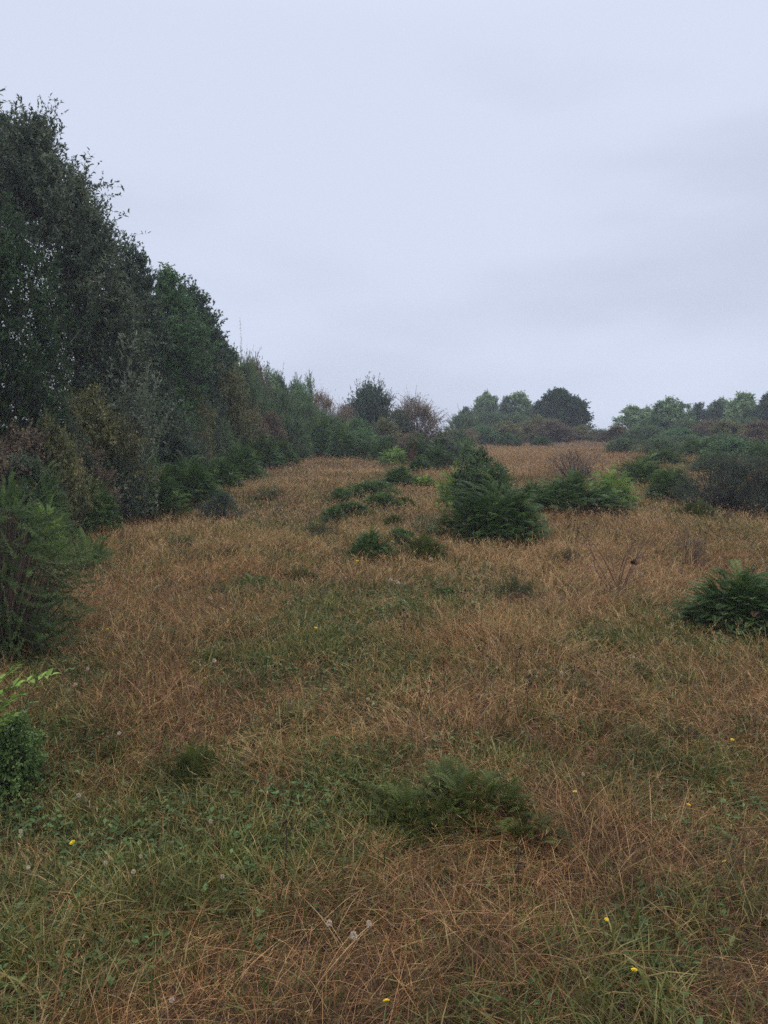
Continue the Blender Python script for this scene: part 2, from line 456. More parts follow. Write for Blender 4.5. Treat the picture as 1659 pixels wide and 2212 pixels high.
def leafy(name, seed, H, W, mat, leaf, prof='dome', clumps=90, twigs=6, tlen=.3, nl=12, base=0.0, up=.6, lw=.45,
          woody='bark', trunk=None, fine=False, lumps=.35, crown='foliage', stem='stems', spray=0, vmean=.45, rads=1.0, stray=.06, inner=.45):
    """a shrub or tree: woody stems that reach every clump, twigs in each clump, leaves along every twig"""
    r = rng(seed)
    root = empty(name)
    f = PROFILES[prof]
    t = r.random(clumps) ** {'round': .75, 'dome': .75, 'column': .65}.get(prof, .85)
    a = r.random(clumps) * 2 * pi
    q = r.random(clumps) ** inner
    lob = 1 + lumps * (np.sin(a * 2 + seed) * np.sin(t * 5 + seed * 2) + .7 * np.sin(a * 3 + t * 7 + seed * 1.3)) * .8
    out_ = r.random(clumps) < stray
    lob = np.where(out_, lob * (1.12 + .25 * r.random(clumps)), lob)
    rr = f(t) * q * lob * W * .5
    z = H * (base + (1 - base) * t * (.93 + .1 * np.sin(a + seed)))
    C = np.stack([np.cos(a) * rr, np.sin(a) * rr, z], -1)
    # woody part
    mb = MB()
    if trunk:
        tp = np.array([[[0, 0, -.1], [r.normal(0, .02) * H, r.normal(0, .02) * H, H * .3], [r.normal(0, .03) * H, r.normal(0, .03) * H, H * .6], [0, 0, H * .9]]])
        tubes(mb, tp, np.array([[trunk, trunk * .75, trunk * .45, trunk * .1]]), .4, 7)
        zs = np.clip(C[:, 2] - .45 * np.hypot(C[:, 0], C[:, 1]) - .1 * H, .12 * H, .85 * H)
        s0 = np.stack([C[:, 0] * .04, C[:, 1] * .04, zs], -1)
        r0 = trunk * .3
    else:
        s0 = np.stack([C[:, 0] * .12, C[:, 1] * .12, np.full(clumps, -.05)], -1)
        r0 = .006 * rads + .004 * H
    bow = np.stack([C[:, 0] * .08, C[:, 1] * .08, .0 * C[:, 2]], -1) + r.normal(0, .02 * H, (clumps, 3)) * np.array([1, 1, .3])
    cu = curve(s0, C, bow, 5)
    tubes(mb, cu, r0 * np.linspace(1, .25, 5)[None] * (.6 + .6 * r.random(clumps))[:, None], r.random(clumps), 4)
    # twigs
    n = clumps * twigs
    ci = np.repeat(np.arange(clumps), twigs)
    ow = C[ci] * np.array([1, 1, 0]) / (W * .5)
    d = unit(ow * .8 + np.array([0, 0, up]) + r.normal(0, .55, (n, 3)))
    st = C[ci] + r.normal(0, tlen * .22, (n, 3))
    st[:, 2] = np.maximum(st[:, 2], .02)
    ln = tlen * (.5 + .8 * r.random(n))
    if spray:
        sel = (r.random(n) < spray) & (q[ci] > .6)
        ln = np.where(sel, ln * 1.9, ln)
    en = st + d * ln[:, None]
    bw = r.normal(0, .06, (n, 3)) * ln[:, None] + np.array([0, 0, .05]) * ln[:, None]
    tw = curve(st, en, bw, 4)
    tubes(mb, tw, (.0022 * rads) * np.linspace(1, .35, 4)[None] * np.ones((n, 1)), r.random(n), 3)
    mb.build(stem, M[woody], root)
    # leaves
    if nl:
        lb = MB()
        s = .12 + .9 * r.random((n, nl)); s = np.clip(s, 0, 1)
        s1 = s[..., None]
        pts = st[:, None] * (1 - s1) + en[:, None] * s1 + bw[:, None] * 4 * s1 * (1 - s1)
        pd = unit(d[:, None] * .55 + r.normal(0, .6, (n, nl, 3)) + np.array([0, 0, .12]))
        nn = r.normal(0, .55, (n, nl, 3)) + np.array([0, 0, 1])
        cv = np.clip(vmean + r.normal(0, .2, clumps), 0, 1)[ci]
        v = np.clip(cv[:, None] + r.normal(0, .2, (n, nl)), 0, 1)
        k = n * nl
        Ls = leaf * (.6 + .7 * r.random(k))
        leaves(lb, pts.reshape(k, 3), pd.reshape(k, 3), nn.reshape(k, 3), Ls, Ls * lw, v.ravel(), fine=fine)
        lb.build(crown, M[mat], root)
    root['_h'] = H; root['_w'] = W
    return root

def fern(name, seed, H, W, mat, nf=120, npin=20, dead=0, elev=1.15, flen=.6, pw=.2, vmean=.45):
    """a mound of arching pinnate fronds"""
    r = rng(seed)
    root = empty(name)
    def fronds(n, sp, elev, Lf, vm):
        a = r.random(n) * 2 * pi
        q = r.random(n) ** .5
        rad = q * W * .5 * sp * (1 + .28 * np.sin(3 * a + seed) + .15 * np.sin(5 * a))
        bx, by = np.cos(a) * rad, np.sin(a) * rad
        az = a + r.normal(0, .5, n)
        el = elev + r.normal(0, .22 if elev < 1.3 else .5, n) - .45 * q
        el = np.clip(el, .15, 1.45)
        Ln = Lf * (.65 + .5 * r.random(n))
        # base height: crowns in the middle of the mound stand higher
        bz = (1 - q ** 2.2) * np.maximum(H - Lf * .75, 0) * (.45 + .6 * r.random(n)) * (1 + .35 * np.sin(2 * a + seed * 1.7) * q + .25 * np.sin(5 * a + seed))
        K = npin + 2
        t = np.linspace(0, 1, K)
        cur = 1.0 + .7 * r.random(n)
        ang = el[:, None] - cur[:, None] * t[None] ** 1.5 * .9
        seg = Ln[:, None] / (K - 1)
        hx = np.cumsum(np.cos(ang) * seg, 1); hz = np.cumsum(np.sin(ang) * seg, 1)
        Pp = np.stack([bx[:, None] + np.cos(az)[:, None] * hx, by[:, None] + np.sin(az)[:, None] * hx, bz[:, None] + hz], -1)
        T = unit(np.gradient(Pp, axis=1))
        lat = np.stack([-np.sin(az), np.cos(az), r.normal(0, .25, n)], -1)
        lat = unit(np.broadcast_to(lat[:, None], T.shape))
        nor = unit(np.cross(T, lat)); nor = np.where(nor[..., 2:3] < 0, -nor, nor)
        mb = MB()
        tubes(mb, Pp[:, ::3], .0022 * np.linspace(1, .4, len(t[::3]))[None] * np.ones((n, 1)) * (1 if H < 1.2 else 1.5), vm * .6, 3)
        tt = t[2:]
        lp = (np.sin(pi * np.clip(tt * .92 + .1, 0, 1)) ** .7)[None] * Ln[:, None] * pw * 1.0
        v = np.clip(vm + r.normal(0, .16, n)[:, None] + r.normal(0, .08, (n, K - 2)), 0, 1)
        for sgn in (-1, 1):
            d = lat[:, 2:] * sgn + T[:, 2:] * .35 + nor[:, 2:] * .15
            k = n * (K - 2)
            leaves(mb, Pp[:, 2:].reshape(k, 3), d.reshape(k, 3), nor[:, 2:].reshape(k, 3), lp.ravel(), np.maximum(lp * .2, .006).ravel(), v.ravel(), .12, .12)
        return mb
    fronds(nf, .8, elev, flen, vmean).build('fronds', M[mat], root)
    if dead:
        fronds(dead, .9, .5, flen * .8, .5).build('dead_fronds', M['ferndead'], root)
    root['_h'] = H; root['_w'] = W
    return root

def spiny(name, seed, H, W, shoots=120, slen=.35, needles=160, nlen=.018, mat='gorse', prof='dome', up=.5, vmean=.45, woody='twig', droop=0.0, tw=.0018):
    """gorse or broom: long shoots clothed all round in short green spines"""
    r = rng(seed)
    root = empty(name)
    f = PROFILES[prof]
    t = r.random(shoots); a = r.random(shoots) * 2 * pi; q = r.random(shoots) ** .5
    rr = f(t) * q * W * .5 * (1 + .25 * np.sin(3 * a + seed))
    C = np.stack([np.cos(a) * rr, np.sin(a) * rr, t * H * .8], -1)
    d = unit(np.stack([np.cos(a) * q, np.sin(a) * q, np.full(shoots, up)], -1) + r.normal(0, .3, (shoots, 3)))
    ln = slen * (.5 + .8 * r.random(shoots)) * np.where(r.random(shoots) < .07, 1.7, 1)
    E = C + d * ln[:, None]
    bw = r.normal(0, .05, (shoots, 3)) * ln[:, None] + np.array([0, 0, -droop]) * ln[:, None]
    mb = MB()
    s0 = np.stack([C[:, 0] * .1, C[:, 1] * .1, np.full(shoots, -.05)], -1)
    tubes(mb, curve(s0, C, C * np.array([.06, .06, 0]), 5), (.004 + .004 * H) * np.linspace(1, .4, 5)[None] * np.ones((shoots, 1)), r.random(shoots), 4)
    tubes(mb, curve(C, E, bw, 6), tw * np.linspace(1, .4, 6)[None] * np.ones((shoots, 1)), r.random(shoots), 3)
    mb.build('stems', M[woody], root)
    lb = MB()
    s = r.random((shoots, needles)) ** .9
    s1 = s[..., None]
    pts = C[:, None] * (1 - s1) + E[:, None] * s1 + bw[:, None] * 4 * s1 * (1 - s1)
    pd = unit(d[:, None] * .7 + r.normal(0, .65, (shoots, needles, 3)))
    v = np.clip(np.clip(vmean + r.normal(0, .15, shoots), 0, 1)[:, None] + .25 * (s - .5) + r.normal(0, .12, (shoots, needles)), 0, 1)
    k = shoots * needles
    Ls = (nlen * (.6 + .8 * r.random((shoots, needles))) * (1.25 - .75 * s)).ravel()
    leaves(lb, pts.reshape(k, 3), pd.reshape(k, 3), r.normal(0, 1, (k, 3)), Ls, Ls * .16 + .0008, v.ravel(), .1, .05)
    lb.build('spines', M[mat], root)
    root['_h'] = H; root['_w'] = W
    return root

PROTO = {}
USED = set()
def proto(key, fn, *a, **k):
    o = PROTO[key] = fn(*a, **k)
    # true size of the finished plant, for scaling the copies
    hs, ws = [], []
    for c in o.children:
        n = len(c.data.vertices); v = np.empty(n * 3, np.float32); c.data.vertices.foreach_get('co', v); v = v.reshape(-1, 3)
        hs.append(np.percentile(v[:, 2], 99.3)); ws.append(np.percentile(np.abs(v[:, :2]), 98.5) * 2)
    o['_h'] = float(max(hs)); o['_w'] = float(max(ws))
    print(key, 'h %.2f w %.2f' % (o['_h'], o['_w']))

def put(key, px, Y, top, wpx, label, cat, group=None, rz=None, dx=0.0):
    """stand a plant of kind key on the ground: centre px, distance Y, top row, width in px"""
    src = PROTO[key]
    x, y, z = P(px, Y)
    ztop = CAMZ + Y * (1106 - top) / FP
    h = max(ztop - z, .1); wm = wpx * Y / FP
    o = src if key not in USED else copy_tree(src)
    USED.add(key)
    o.location = (x, y, z - .02)
    i = len(USED) + int(px) % 17
    o.rotation_euler = (0, 0, rz if rz is not None else (px * .37 + Y) % 6.28)
    o.scale = (wm / src['_w'], wm / src['_w'], h / src['_h'])
    tag(o, label, cat, group)
    if Y > 5: SHADED.append((x, y, wm * .5))
    return o
# ---------------------------------------------------------------- the kinds of plant
def white_blossom(root, seed, n, H, W):
    """small white flower clusters over the side of a crown"""
    r = rng(seed)
    a = -pi / 2 + r.normal(0, .9, n); t = r.random(n) ** .8
    lo = np.sin(np.clip(t * .9 + .1, 0, 1) * pi) ** .5
    c = np.stack([np.cos(a) * W * .5 * lo, np.sin(a) * W * .5 * lo, (.08 + .85 * t) * H], -1) * (1 + r.normal(0, .04, (n, 1)))
    c = c + .25 * np.sin(c[:, ::-1] * 3.1)
    mb = MB()
    for q in range(5):
        p = c + r.normal(0, .03, (n, 3))
        leaves(mb, p, r.normal(0, 1, (n, 3)), r.normal(0, .5, (n, 3)) + np.array([0, -1, .4]), .028 + .02 * r.random(n), .024, r.random(n), .1, .1)
    mb.build('flowers', M['petal_w'], root)

# trees of the wood on the left
proto('t_edge', leafy, 'leaning_tree', 11, 8.0, 3.6, 'smoky', .095, 'round', clumps=400, twigs=18, tlen=.5, nl=19, up=.8, lw=.42, trunk=.14, lumps=.22, crown='crown', stem='trunk', spray=.3, rads=1.6, fine=True, vmean=.45, inner=.4)
proto('t_tall', leafy, 'tall_tree', 12, 8.5, 4.2, 'smoky', .10, 'round', clumps=430, twigs=17, tlen=.5, nl=17, up=.6, lw=.42, trunk=.16, lumps=.2, crown='crown', stem='trunk', spray=.2, rads=1.6, fine=True, vmean=.32)
proto('t_blossom', leafy, 'flowering_tree', 13, 5.2, 2.6, 'holly', .065, 'round', clumps=480, twigs=9, tlen=.36, nl=17, up=.5, lw=.5, trunk=.09, lumps=.2, crown='crown', stem='trunk', rads=1.2, vmean=.5)
white_blossom(PROTO['t_blossom'], 3, 210, 5.2, 2.6)
proto('t_dark', leafy, 'evergreen_tree', 14, 5.5, 2.6, 'dark', .09, 'column', clumps=420, twigs=9, tlen=.34, nl=16, up=.5, lw=.5, trunk=.1, lumps=.25, crown='crown', stem='trunk', rads=1.4, vmean=.4)
proto('t_olive', leafy, 'columnar_tree', 15, 5.0, 2.1, 'mid', .065, 'column', clumps=420, twigs=9, tlen=.3, nl=17, up=.9, lw=.5, trunk=.08, lumps=.2, crown='crown', stem='trunk', rads=1.2, vmean=.35)
proto('t_dome', leafy, 'round_tree', 16, 5.4, 4.2, 'holly', .16, 'round', clumps=520, twigs=9, tlen=.42, nl=13, up=.7, lw=.6, trunk=.2, lumps=.18, crown='crown', stem='trunk', rads=2, vmean=.55, base=.05)
proto('t_pale', leafy, 'pale_tree', 17, 4.6, 3.2, 'pale', .17, 'round', clumps=260, twigs=8, tlen=.45, nl=12, up=1.1, lw=.5, trunk=.1, lumps=.35, crown='crown', stem='trunk', rads=2, vmean=.42)
proto('t_pale2', leafy, 'pale_tree', 27, 4.6, 3.2, 'pale', .17, 'dome', clumps=260, twigs=8, tlen=.5, nl=12, up=1.0, lw=.5, trunk=.1, lumps=.45, crown='crown', stem='trunk', rads=2, vmean=.55)
proto('t_thin', leafy, 'thin_tree', 18, 4.4, 2.4, 'dark', .15, 'column', clumps=170, twigs=7, tlen=.6, nl=12, up=1.6, lw=.45, trunk=.08, lumps=.5, crown='crown', stem='trunk', rads=2.5, vmean=.45)
proto('t_spray', leafy, 'hill_tree', 19, 2.8, 3.0, 'dark', .10, 'dome', clumps=320, twigs=8, tlen=.45, nl=16, up=1.1, lw=.45, trunk=.1, lumps=.35, crown='crown', stem='trunk', spray=.35, rads=2.2, vmean=.35, stray=.14)
proto('sapling', leafy, 'willow_sapling', 20, 2.5, 1.0, 'smoky', .075, 'egg', clumps=46, twigs=5, tlen=.42, nl=10, up=1.7, lw=.3, trunk=.02, lumps=.3, crown='crown', stem='trunk', rads=1.1, fine=True, vmean=.7, inner=.6)
proto('sap_pale', leafy, 'young_tree', 21, 2.6, 1.4, 'pale', .10, 'cone', clumps=60, twigs=6, tlen=.4, nl=9, up=1.6, lw=.4, trunk=.04, lumps=.3, crown='crown', stem='trunk', rads=1.8, vmean=.3)
# shrubs
for k, mat, sd in (('b_dark', 'dark', 31), ('b_mid', 'mid', 32), ('b_olive', 'olive', 33), ('b_bronze', 'bronze', 34), ('b_smoky', 'smoky', 35)):
    proto(k, leafy, {'b_dark': 'dark_shrub', 'b_mid': 'green_shrub', 'b_olive': 'olive_shrub', 'b_bronze': 'bronze_shrub', 'b_smoky': 'grey_green_shrub'}[k],
          sd, 1.7, 1.7, mat, .05, 'dome', clumps=240, twigs=8, tlen=.24, nl=15, up=.5, lw=.55, lumps=.35, spray=.1, rads=.6, vmean=.45, inner=.4)
proto('b_rust', leafy, 'rusty_shrub', 36, 1.9, 1.9, 'rust', .036, 'dome', clumps=200, twigs=10, tlen=.3, nl=13, up=.8, lw=.5, lumps=.3, spray=.2, rads=.7, vmean=.4, woody='twig', stray=.12)
proto('b_bare', leafy, 'twiggy_shrub', 37, 2.2, 2.2, 'bronze', .05, 'dome', clumps=170, twigs=12, tlen=.42, nl=10, up=1.1, lw=.5, lumps=.3, spray=.35, rads=1.3, vmean=.6, woody='bark', stray=.15)
proto('b_ball', leafy, 'round_shrub', 38, .55, .6, 'dark', .016, 'dome', clumps=160, twigs=8, tlen=.09, nl=13, up=.5, lw=.5, lumps=.08, rads=.5, vmean=.4)
proto('b_pyr', leafy, 'pyramid_shrub', 39, 1.3, 1.0, 'gorse', .034, 'round', clumps=260, twigs=9, tlen=.16, nl=13, up=1.0, lw=.55, lumps=.15, rads=.7, vmean=.45)
proto('b_box', leafy, 'small_leaved_shrub', 40, .5, .42, 'fern', .024, 'round', clumps=150, twigs=8, tlen=.10, nl=11, up=.9, lw=.65, lumps=.45, rads=.35, vmean=.7, fine=True)
proto('b_low', leafy, 'low_shrub', 41, .34, .55, 'fern', .02, 'dome', clumps=150, twigs=8, tlen=.09, nl=11, up=1.2, lw=.5, lumps=.4, rads=.45, vmean=.45, stray=.12)
proto('b_berry', leafy, 'berry_shrub', 42, 1.2, 2.0, 'smoky', .022, 'dome', clumps=330, twigs=9, tlen=.18, nl=14, up=.6, lw=.55, lumps=.3, rads=.9, vmean=.3, spray=.2)
proto('b_stubby', leafy, 'little_shrub', 43, .45, .4, 'olive', .022, 'fan', clumps=46, twigs=6, tlen=.12, nl=11, up=1.1, lw=.5, lumps=.3, rads=.7, vmean=.4)
proto('twigs', leafy, 'bare_shrub', 44, .9, 1.1, 'bronze', .02, 'fan', clumps=60, twigs=10, tlen=.28, nl=4, up=.9, lw=.5, lumps=.5, rads=1.7, vmean=.4, woody='bark', stray=.2)
proto('dead', leafy, 'dead_thistle', 45, .45, .4, 'bronze', .014, 'fan', clumps=30, twigs=7, tlen=.13, nl=5, up=.7, lw=.6, lumps=.4, rads=1.1, vmean=.3, woody='twig')
proto('tuft', leafy, 'heath_tuft', 46, .25, .7, 'fernlow', .018, 'dome', clumps=90, twigs=7, tlen=.12, nl=9, up=1.4, lw=.25, lumps=.4, rads=.5, vmean=.35)
# gorse
proto('g_near', spiny, 'gorse_bush', 51, 1.25, 1.15, shoots=560, slen=.48, needles=210, nlen=.026, mat='gorse_near', up=-.08, vmean=.5, prof='egg', droop=.06)
proto('g_hill', spiny, 'gorse_shrub', 52, 1.6, 2.0, shoots=620, slen=.42, needles=60, nlen=.075, up=.55, vmean=.5, tw=.003)
proto('g_sprig', spiny, 'gorse_sprig', 53, .3, .12, shoots=5, slen=.17, needles=230, nlen=.013, up=3.0, vmean=.45, prof='column')
# ferns
proto('f_main', fern, 'fern_clump', 61, 1.0, 1.3, 'fern', nf=850, npin=17, flen=.36, dead=10, vmean=.38)
proto('f_b', fern, 'fern_clump', 62, .9, 1.5, 'fern', nf=800, npin=16, flen=.37, dead=12, vmean=.45)
proto('f_c', fern, 'fern_clump', 63, .9, 1.2, 'fern', nf=600, npin=16, flen=.36, vmean=.5, dead=6)
proto('f_light', fern, 'light_fern_clump', 64, .75, .9, 'fernlight', nf=420, npin=16, flen=.34, vmean=.5)
proto('f_near', fern, 'fern_clump', 65, .55, .7, 'fern', nf=700, npin=18, flen=.2, pw=.2, vmean=.4, dead=4)
proto('f_small', fern, 'small_fern', 66, .3, .4, 'fern', nf=60, npin=16, flen=.26, vmean=.45)
proto('f_low', fern, 'low_fern', 68, .17, .6, 'fernlow', nf=330, npin=13, flen=.12, pw=.24, vmean=.4, elev=1.32)
proto('f_rust', fern, 'withered_fern', 67, .8, .8, 'ferndead', nf=26, npin=20, flen=.7, vmean=.5)

PL = [
 # key, px, Y, top, width, label, category, group
 ('t_tall', -50, 14.5, 245, 440, 'tallest dark tree of the wood, cut by the left edge of the photo', 'tree', 'trees of the wood'),
 ('t_edge', 118, 13.2, 292, 370, 'tall grey-green tree with airy leafy sprays leaning against the sky', 'tree', 'trees of the wood'),
 ('t_blossom', 10, 10.2, 450, 270, 'blackish green tree dotted with small white flowers at the left edge', 'tree', 'trees of the wood'),
 ('t_dark', 275, 16.5, 545, 170, 'narrow dark tree just behind the tall grey-green tree', 'tree', 'trees of the wood'),
 ('t_olive', 345, 18.0, 590, 185, 'olive green columnar tree between two dark evergreens', 'tree', 'trees of the wood'),
 ('t_dark', 400, 21.0, 630, 175, 'dark evergreen with a knobbly top right of the olive columnar tree', 'tree', 'trees of the wood'),
 ('t_dark', 455, 24.0, 695, 145, 'last and lowest dark evergreen at the right end of the wood', 'tree', 'trees of the wood'),
 ('sap_pale', 506, 25.5, 755, 55, 'pale green young tree on the edge of the last dark evergreen', 'tree'),
 ('sapling', 285, 11.8, 722, 135, 'slender willow sapling with long grey leaves in front of the dark wood', 'sapling'),
 ('b_olive', 195, 11.9, 840, 230, 'wide olive shrub left of the willow sapling', 'shrub', 'shrubs under the wood'),
 ('b_rust', 20, 10.5, 825, 130, 'rusty brown shrub under the white-flowered tree', 'shrub', 'shrubs under the wood'),
 ('b_smoky', 110, 10.8, 850, 160, 'dark grey-green shrub between the rusty shrub and the wide olive one', 'shrub', 'shrubs under the wood'),
 ('b_bronze', 30, 9.6, 925, 210, 'tangled purplish brown shrub above the ferns at the left edge', 'shrub', 'shrubs under the wood'),
 ('b_bronze', 165, 11.0, 960, 170, 'brown twiggy shrub standing over the grass below the willow sapling', 'shrub', 'shrubs under the wood'),
 ('b_dark', 245, 11.8, 975, 120, 'low dark shrub at the foot of the willow sapling', 'shrub', 'shrubs under the wood'),
 ('b_dark', 345, 15.8, 870, 150, 'dark shrub below the olive columnar tree', 'shrub', 'shrubs under the wood'),
 ('b_olive', 410, 18.5, 845, 120, 'olive shrub below the knobbly dark evergreen', 'shrub', 'shrubs under the wood'),
 ('b_olive', 480, 22.5, 800, 150, 'tall brownish olive shrub under the last dark evergreen', 'shrub', 'shrubs under the wood'),
 ('b_smoky', 380, 16.0, 885, 120, 'grey-green shrub above the left fern bank', 'shrub', 'shrubs under the wood'),
 ('g_hill', 520, 27.0, 765, 120, 'blue-green gorse shrub right below the pale young tree', 'shrub', 'gorse on the hillside'),
 ('b_bronze', 553, 31.0, 778, 75, 'brownish shrub on the skyline right of the wood', 'shrub', 'skyline shrubs left of the hill tree'),
 ('sap_pale', 578, 33.0, 792, 60, 'pale green shrub on the skyline beside the brownish one', 'shrub', 'skyline shrubs left of the hill tree'),
 ('b_dark', 606, 35.0, 812, 70, 'small dark shrub on the skyline below the pale green one', 'shrub', 'skyline shrubs left of the hill tree'),
 ('b_mid', 640, 37.0, 822, 70, 'green shrub on the skyline left of the young pale tree', 'shrub', 'skyline shrubs left of the hill tree'),
 ('sap_pale', 668, 38.0, 810, 48, 'slim pale young tree poking up from the skyline shrubs', 'tree'),
 ('g_hill', 600, 31.0, 832, 130, 'large gorse shrub below the small dark skyline shrub', 'shrub', 'gorse on the hillside'),
 ('g_hill', 560, 27.5, 855, 120, 'rounded gorse shrub above the yellowish brown shrub', 'shrub', 'gorse on the hillside'),
 ('b_mid', 500, 24.0, 862, 90, 'green shrub left of the rounded gorse', 'shrub', 'shrubs on the hillside'),
 ('b_rust', 540, 24.0, 885, 85, 'yellowish brown shrub above the dark fern bank', 'shrub', 'shrubs on the hillside'),
 ('b_bronze', 590, 25.5, 893, 75, 'purplish brown shrub right of the yellowish brown one', 'shrub', 'shrubs on the hillside'),
 ('g_hill', 652, 32.0, 862, 110, 'gorse shrub left of the reddish brown thicket', 'shrub', 'gorse on the hillside'),
 ('b_rust', 700, 36.0, 846, 90, 'reddish brown thicket on the skyline left of the dark hill tree', 'shrub', 'shrubs on the hillside'),
 ('g_hill', 722, 32.5, 895, 110, 'dark gorse shrub below the reddish brown thicket', 'shrub', 'gorse on the hillside'),
 ('t_spray', 798, 41.0, 832, 118, 'dark hill tree with wild sprays on the skyline, above the open grass', 'tree'),
 ('b_bare', 905, 36.0, 856, 140, 'big brown twiggy shrub with bare tips right of the dark hill tree', 'shrub'),
 ('b_smoky', 868, 35.0, 885, 75, 'grey-green shrub on the left flank of the big brown twiggy shrub', 'shrub'),
 ('b_mid', 785, 31.0, 925, 80, 'green shrub below the dark hill tree', 'shrub'),
 ('b_smoky', 838, 29.5, 942, 90, 'low tangled shrub behind the light green fern', 'shrub'),
 ('b_rust', 880, 29.0, 935, 60, 'small tan shrub at the foot of the big brown twiggy shrub', 'shrub'),
 ('f_b', 690, 31.0, 903, 120, 'tall fern clump at the top of the open grass, left of its neighbours', 'fern', 'ferns at the top of the open grass'),
 ('f_c', 745, 29.5, 918, 90, 'bright-tipped fern clump at the top of the open grass', 'fern', 'ferns at the top of the open grass'),
 ('f_b', 640, 29.0, 922, 90, 'fern clump between the dark fern bank and the tall fern clump', 'fern', 'ferns at the top of the open grass'),
 ('f_c', 795, 29.0, 945, 70, 'small fern clump right of the bright-tipped one', 'fern', 'ferns at the top of the open grass'),
 ('f_light', 852, 26.5, 968, 76, 'light green fern low in front of the tangled shrub', 'fern'),
 ('f_rust', 889, 26.0, 952, 44, 'withered rusty fern standing beside the light green one', 'fern'),
 ('f_main', 945, 24.0, 958, 90, 'dark fern clump right of the withered rusty fern', 'fern'),
 ('f_c', 955, 36.0, 930, 80, 'fern clump below the right end of the big brown twiggy shrub', 'fern'),
 ('f_main', 535, 23.0, 925, 150, 'dark fern bank below the yellowish brown shrub', 'fern', 'left fern bank'),
 ('f_b', 470, 21.0, 942, 130, 'fern mound at the top left of the open grass', 'fern', 'left fern bank'),
 ('f_b', 600, 24.5, 945, 100, 'fern mound at the right end of the left fern bank', 'fern', 'left fern bank'),
 ('f_c', 462, 16.6, 985, 140, 'fern clump above the round dark shrub', 'fern', 'left fern bank'),
 ('f_b', 400, 14.2, 990, 200, 'big leafy fern clump left of the round dark shrub', 'fern', 'left fern bank'),
 ('f_c', 320, 12.9, 1005, 170, 'fern clump below the willow sapling at the edge of the grass', 'fern', 'left fern bank'),
 ('f_b', 20, 8.8, 1035, 150, 'fern clump behind the gorse bush at the left edge', 'fern', 'ferns behind the gorse bush'),
 ('f_light', 100, 8.6, 1088, 110, 'yellow-green fern showing above the gorse bush', 'fern', 'ferns behind the gorse bush'),
 ('b_ball', 474, 12.8, 1060, 88, 'round dark ball-shaped shrub in the dry grass', 'shrub'),
 ('b_stubby', 581, 14.6, 1040, 50, 'little upright shrub alone in the dry grass right of the round dark one', 'shrub'),
 ('f_low', 552, 14.6, 1072, 60, 'low green shrub beside the little upright shrub', 'shrub'),
 ('f_b', 862, 17.4, 1004, 105, 'left end of the fern row in the middle of the slope', 'fern', 'fern row in the middle of the slope'),
 ('f_light', 918, 17.2, 1025, 70, 'right end of the fern row in the middle of the slope', 'fern', 'fern row in the middle of the slope'),
 ('b_low', 800, 14.8, 1036, 120, 'low spreading green shrub below the middle fern row', 'shrub', 'low green shrubs in mid slope'),
 ('b_low', 765, 12.0, 1082, 90, 'low green shrub left of the main fern, upper one', 'shrub', 'low green shrubs in mid slope'),
 ('f_b', 800, 8.6, 1140, 125, 'small green fern in the grass left of and below the main fern', 'fern'),
 ('f_low', 915, 8.6, 1152, 125, 'low green shrub right below the main fern', 'shrub', 'low green shrubs in mid slope'),
 ('b_stubby', 918, 10.2, 1106, 66, 'little green shrub touching the left side of the main fern', 'shrub'),
 ('tuft', 690, 10.0, 1122, 115, 'light green grassy tuft left of the small green fern', 'tuft'),
 ('f_main', 1070, 9.8, 1034, 275, 'large dark main fern clump in the middle of the slope', 'fern'),
 ('b_pyr', 1044, 11.4, 970, 135, 'dark pyramid-shaped shrub rising behind the main fern clump', 'shrub'),
 ('f_light', 985, 12.6, 1012, 100, 'light green fern left behind the main fern clump', 'fern'),
 ('f_b', 1230, 12.8, 1022, 245, 'wide green fern clump right of the main one', 'fern'),
 ('f_light', 1322, 13.3, 1014, 115, 'yellow-green fern at the right end of the wide clump', 'fern'),
 ('f_c', 1150, 14.0, 1035, 80, 'fern between the main clump and the wide green one', 'fern'),
 ('twigs', 1243, 18.5, 966, 130, 'bare dark twiggy shrub standing before the far patch of dry grass', 'shrub'),
 ('f_near', 1600, 5.7, 1222, 260, 'near dark fern clump cut by the right edge of the photo', 'fern'),
 ('b_berry', 1560, 13.4, 978, 190, 'dense dark purplish shrub at the right edge, left half', 'shrub', 'dense dark shrubs at the right edge'),
 ('b_berry', 1660, 13.0, 985, 160, 'dense dark purplish shrub at the right edge, cut by the frame', 'shrub', 'dense dark shrubs at the right edge'),
 ('f_b', 1450, 14.5, 1005, 130, 'fern clump against the left side of the dense dark shrub', 'fern', 'right fern bank'),
 ('f_c', 1385, 17.5, 985, 130, 'fern clump at the left end of the right fern bank', 'fern', 'right fern bank'),
 ('f_low', 1505, 12.4, 1078, 90, 'low green shrub below the dense dark shrub', 'shrub'),
 ('f_small', 548, 7.2, 1234, 95, 'small dark fern alone in the grass left of centre', 'fern'),
 ('tuft', 1110, 6.6, 1235, 140, 'brownish heath tuft in the grass below the main fern', 'tuft'),
 ('tuft', 1400, 4.75, 1470, 130, 'low brownish heath tuft in the near grass on the right', 'tuft'),
 ('dead', 1495, 8.2, 1140, 80, 'dead grey twiggy thistle in the grass on the right', 'dead plant'),
 ('g_near', -10, 5.1, 1060, 440, 'large feathery gorse bush at the left edge', 'shrub'),
 ('g_sprig', 237, 4.15, 1466, 30, 'single upright gorse sprig in the near grass on the left', 'sprig', 'gorse sprigs'),
 ('g_sprig', 245, 6.6, 1288, 34, 'small gorse sprig right of the large gorse bush', 'sprig', 'gorse sprigs'),
 ('b_box', 10, 3.35, 1540, 165, 'small-leaved dark shrub in the lower left corner under the bright green shoot', 'shrub'),
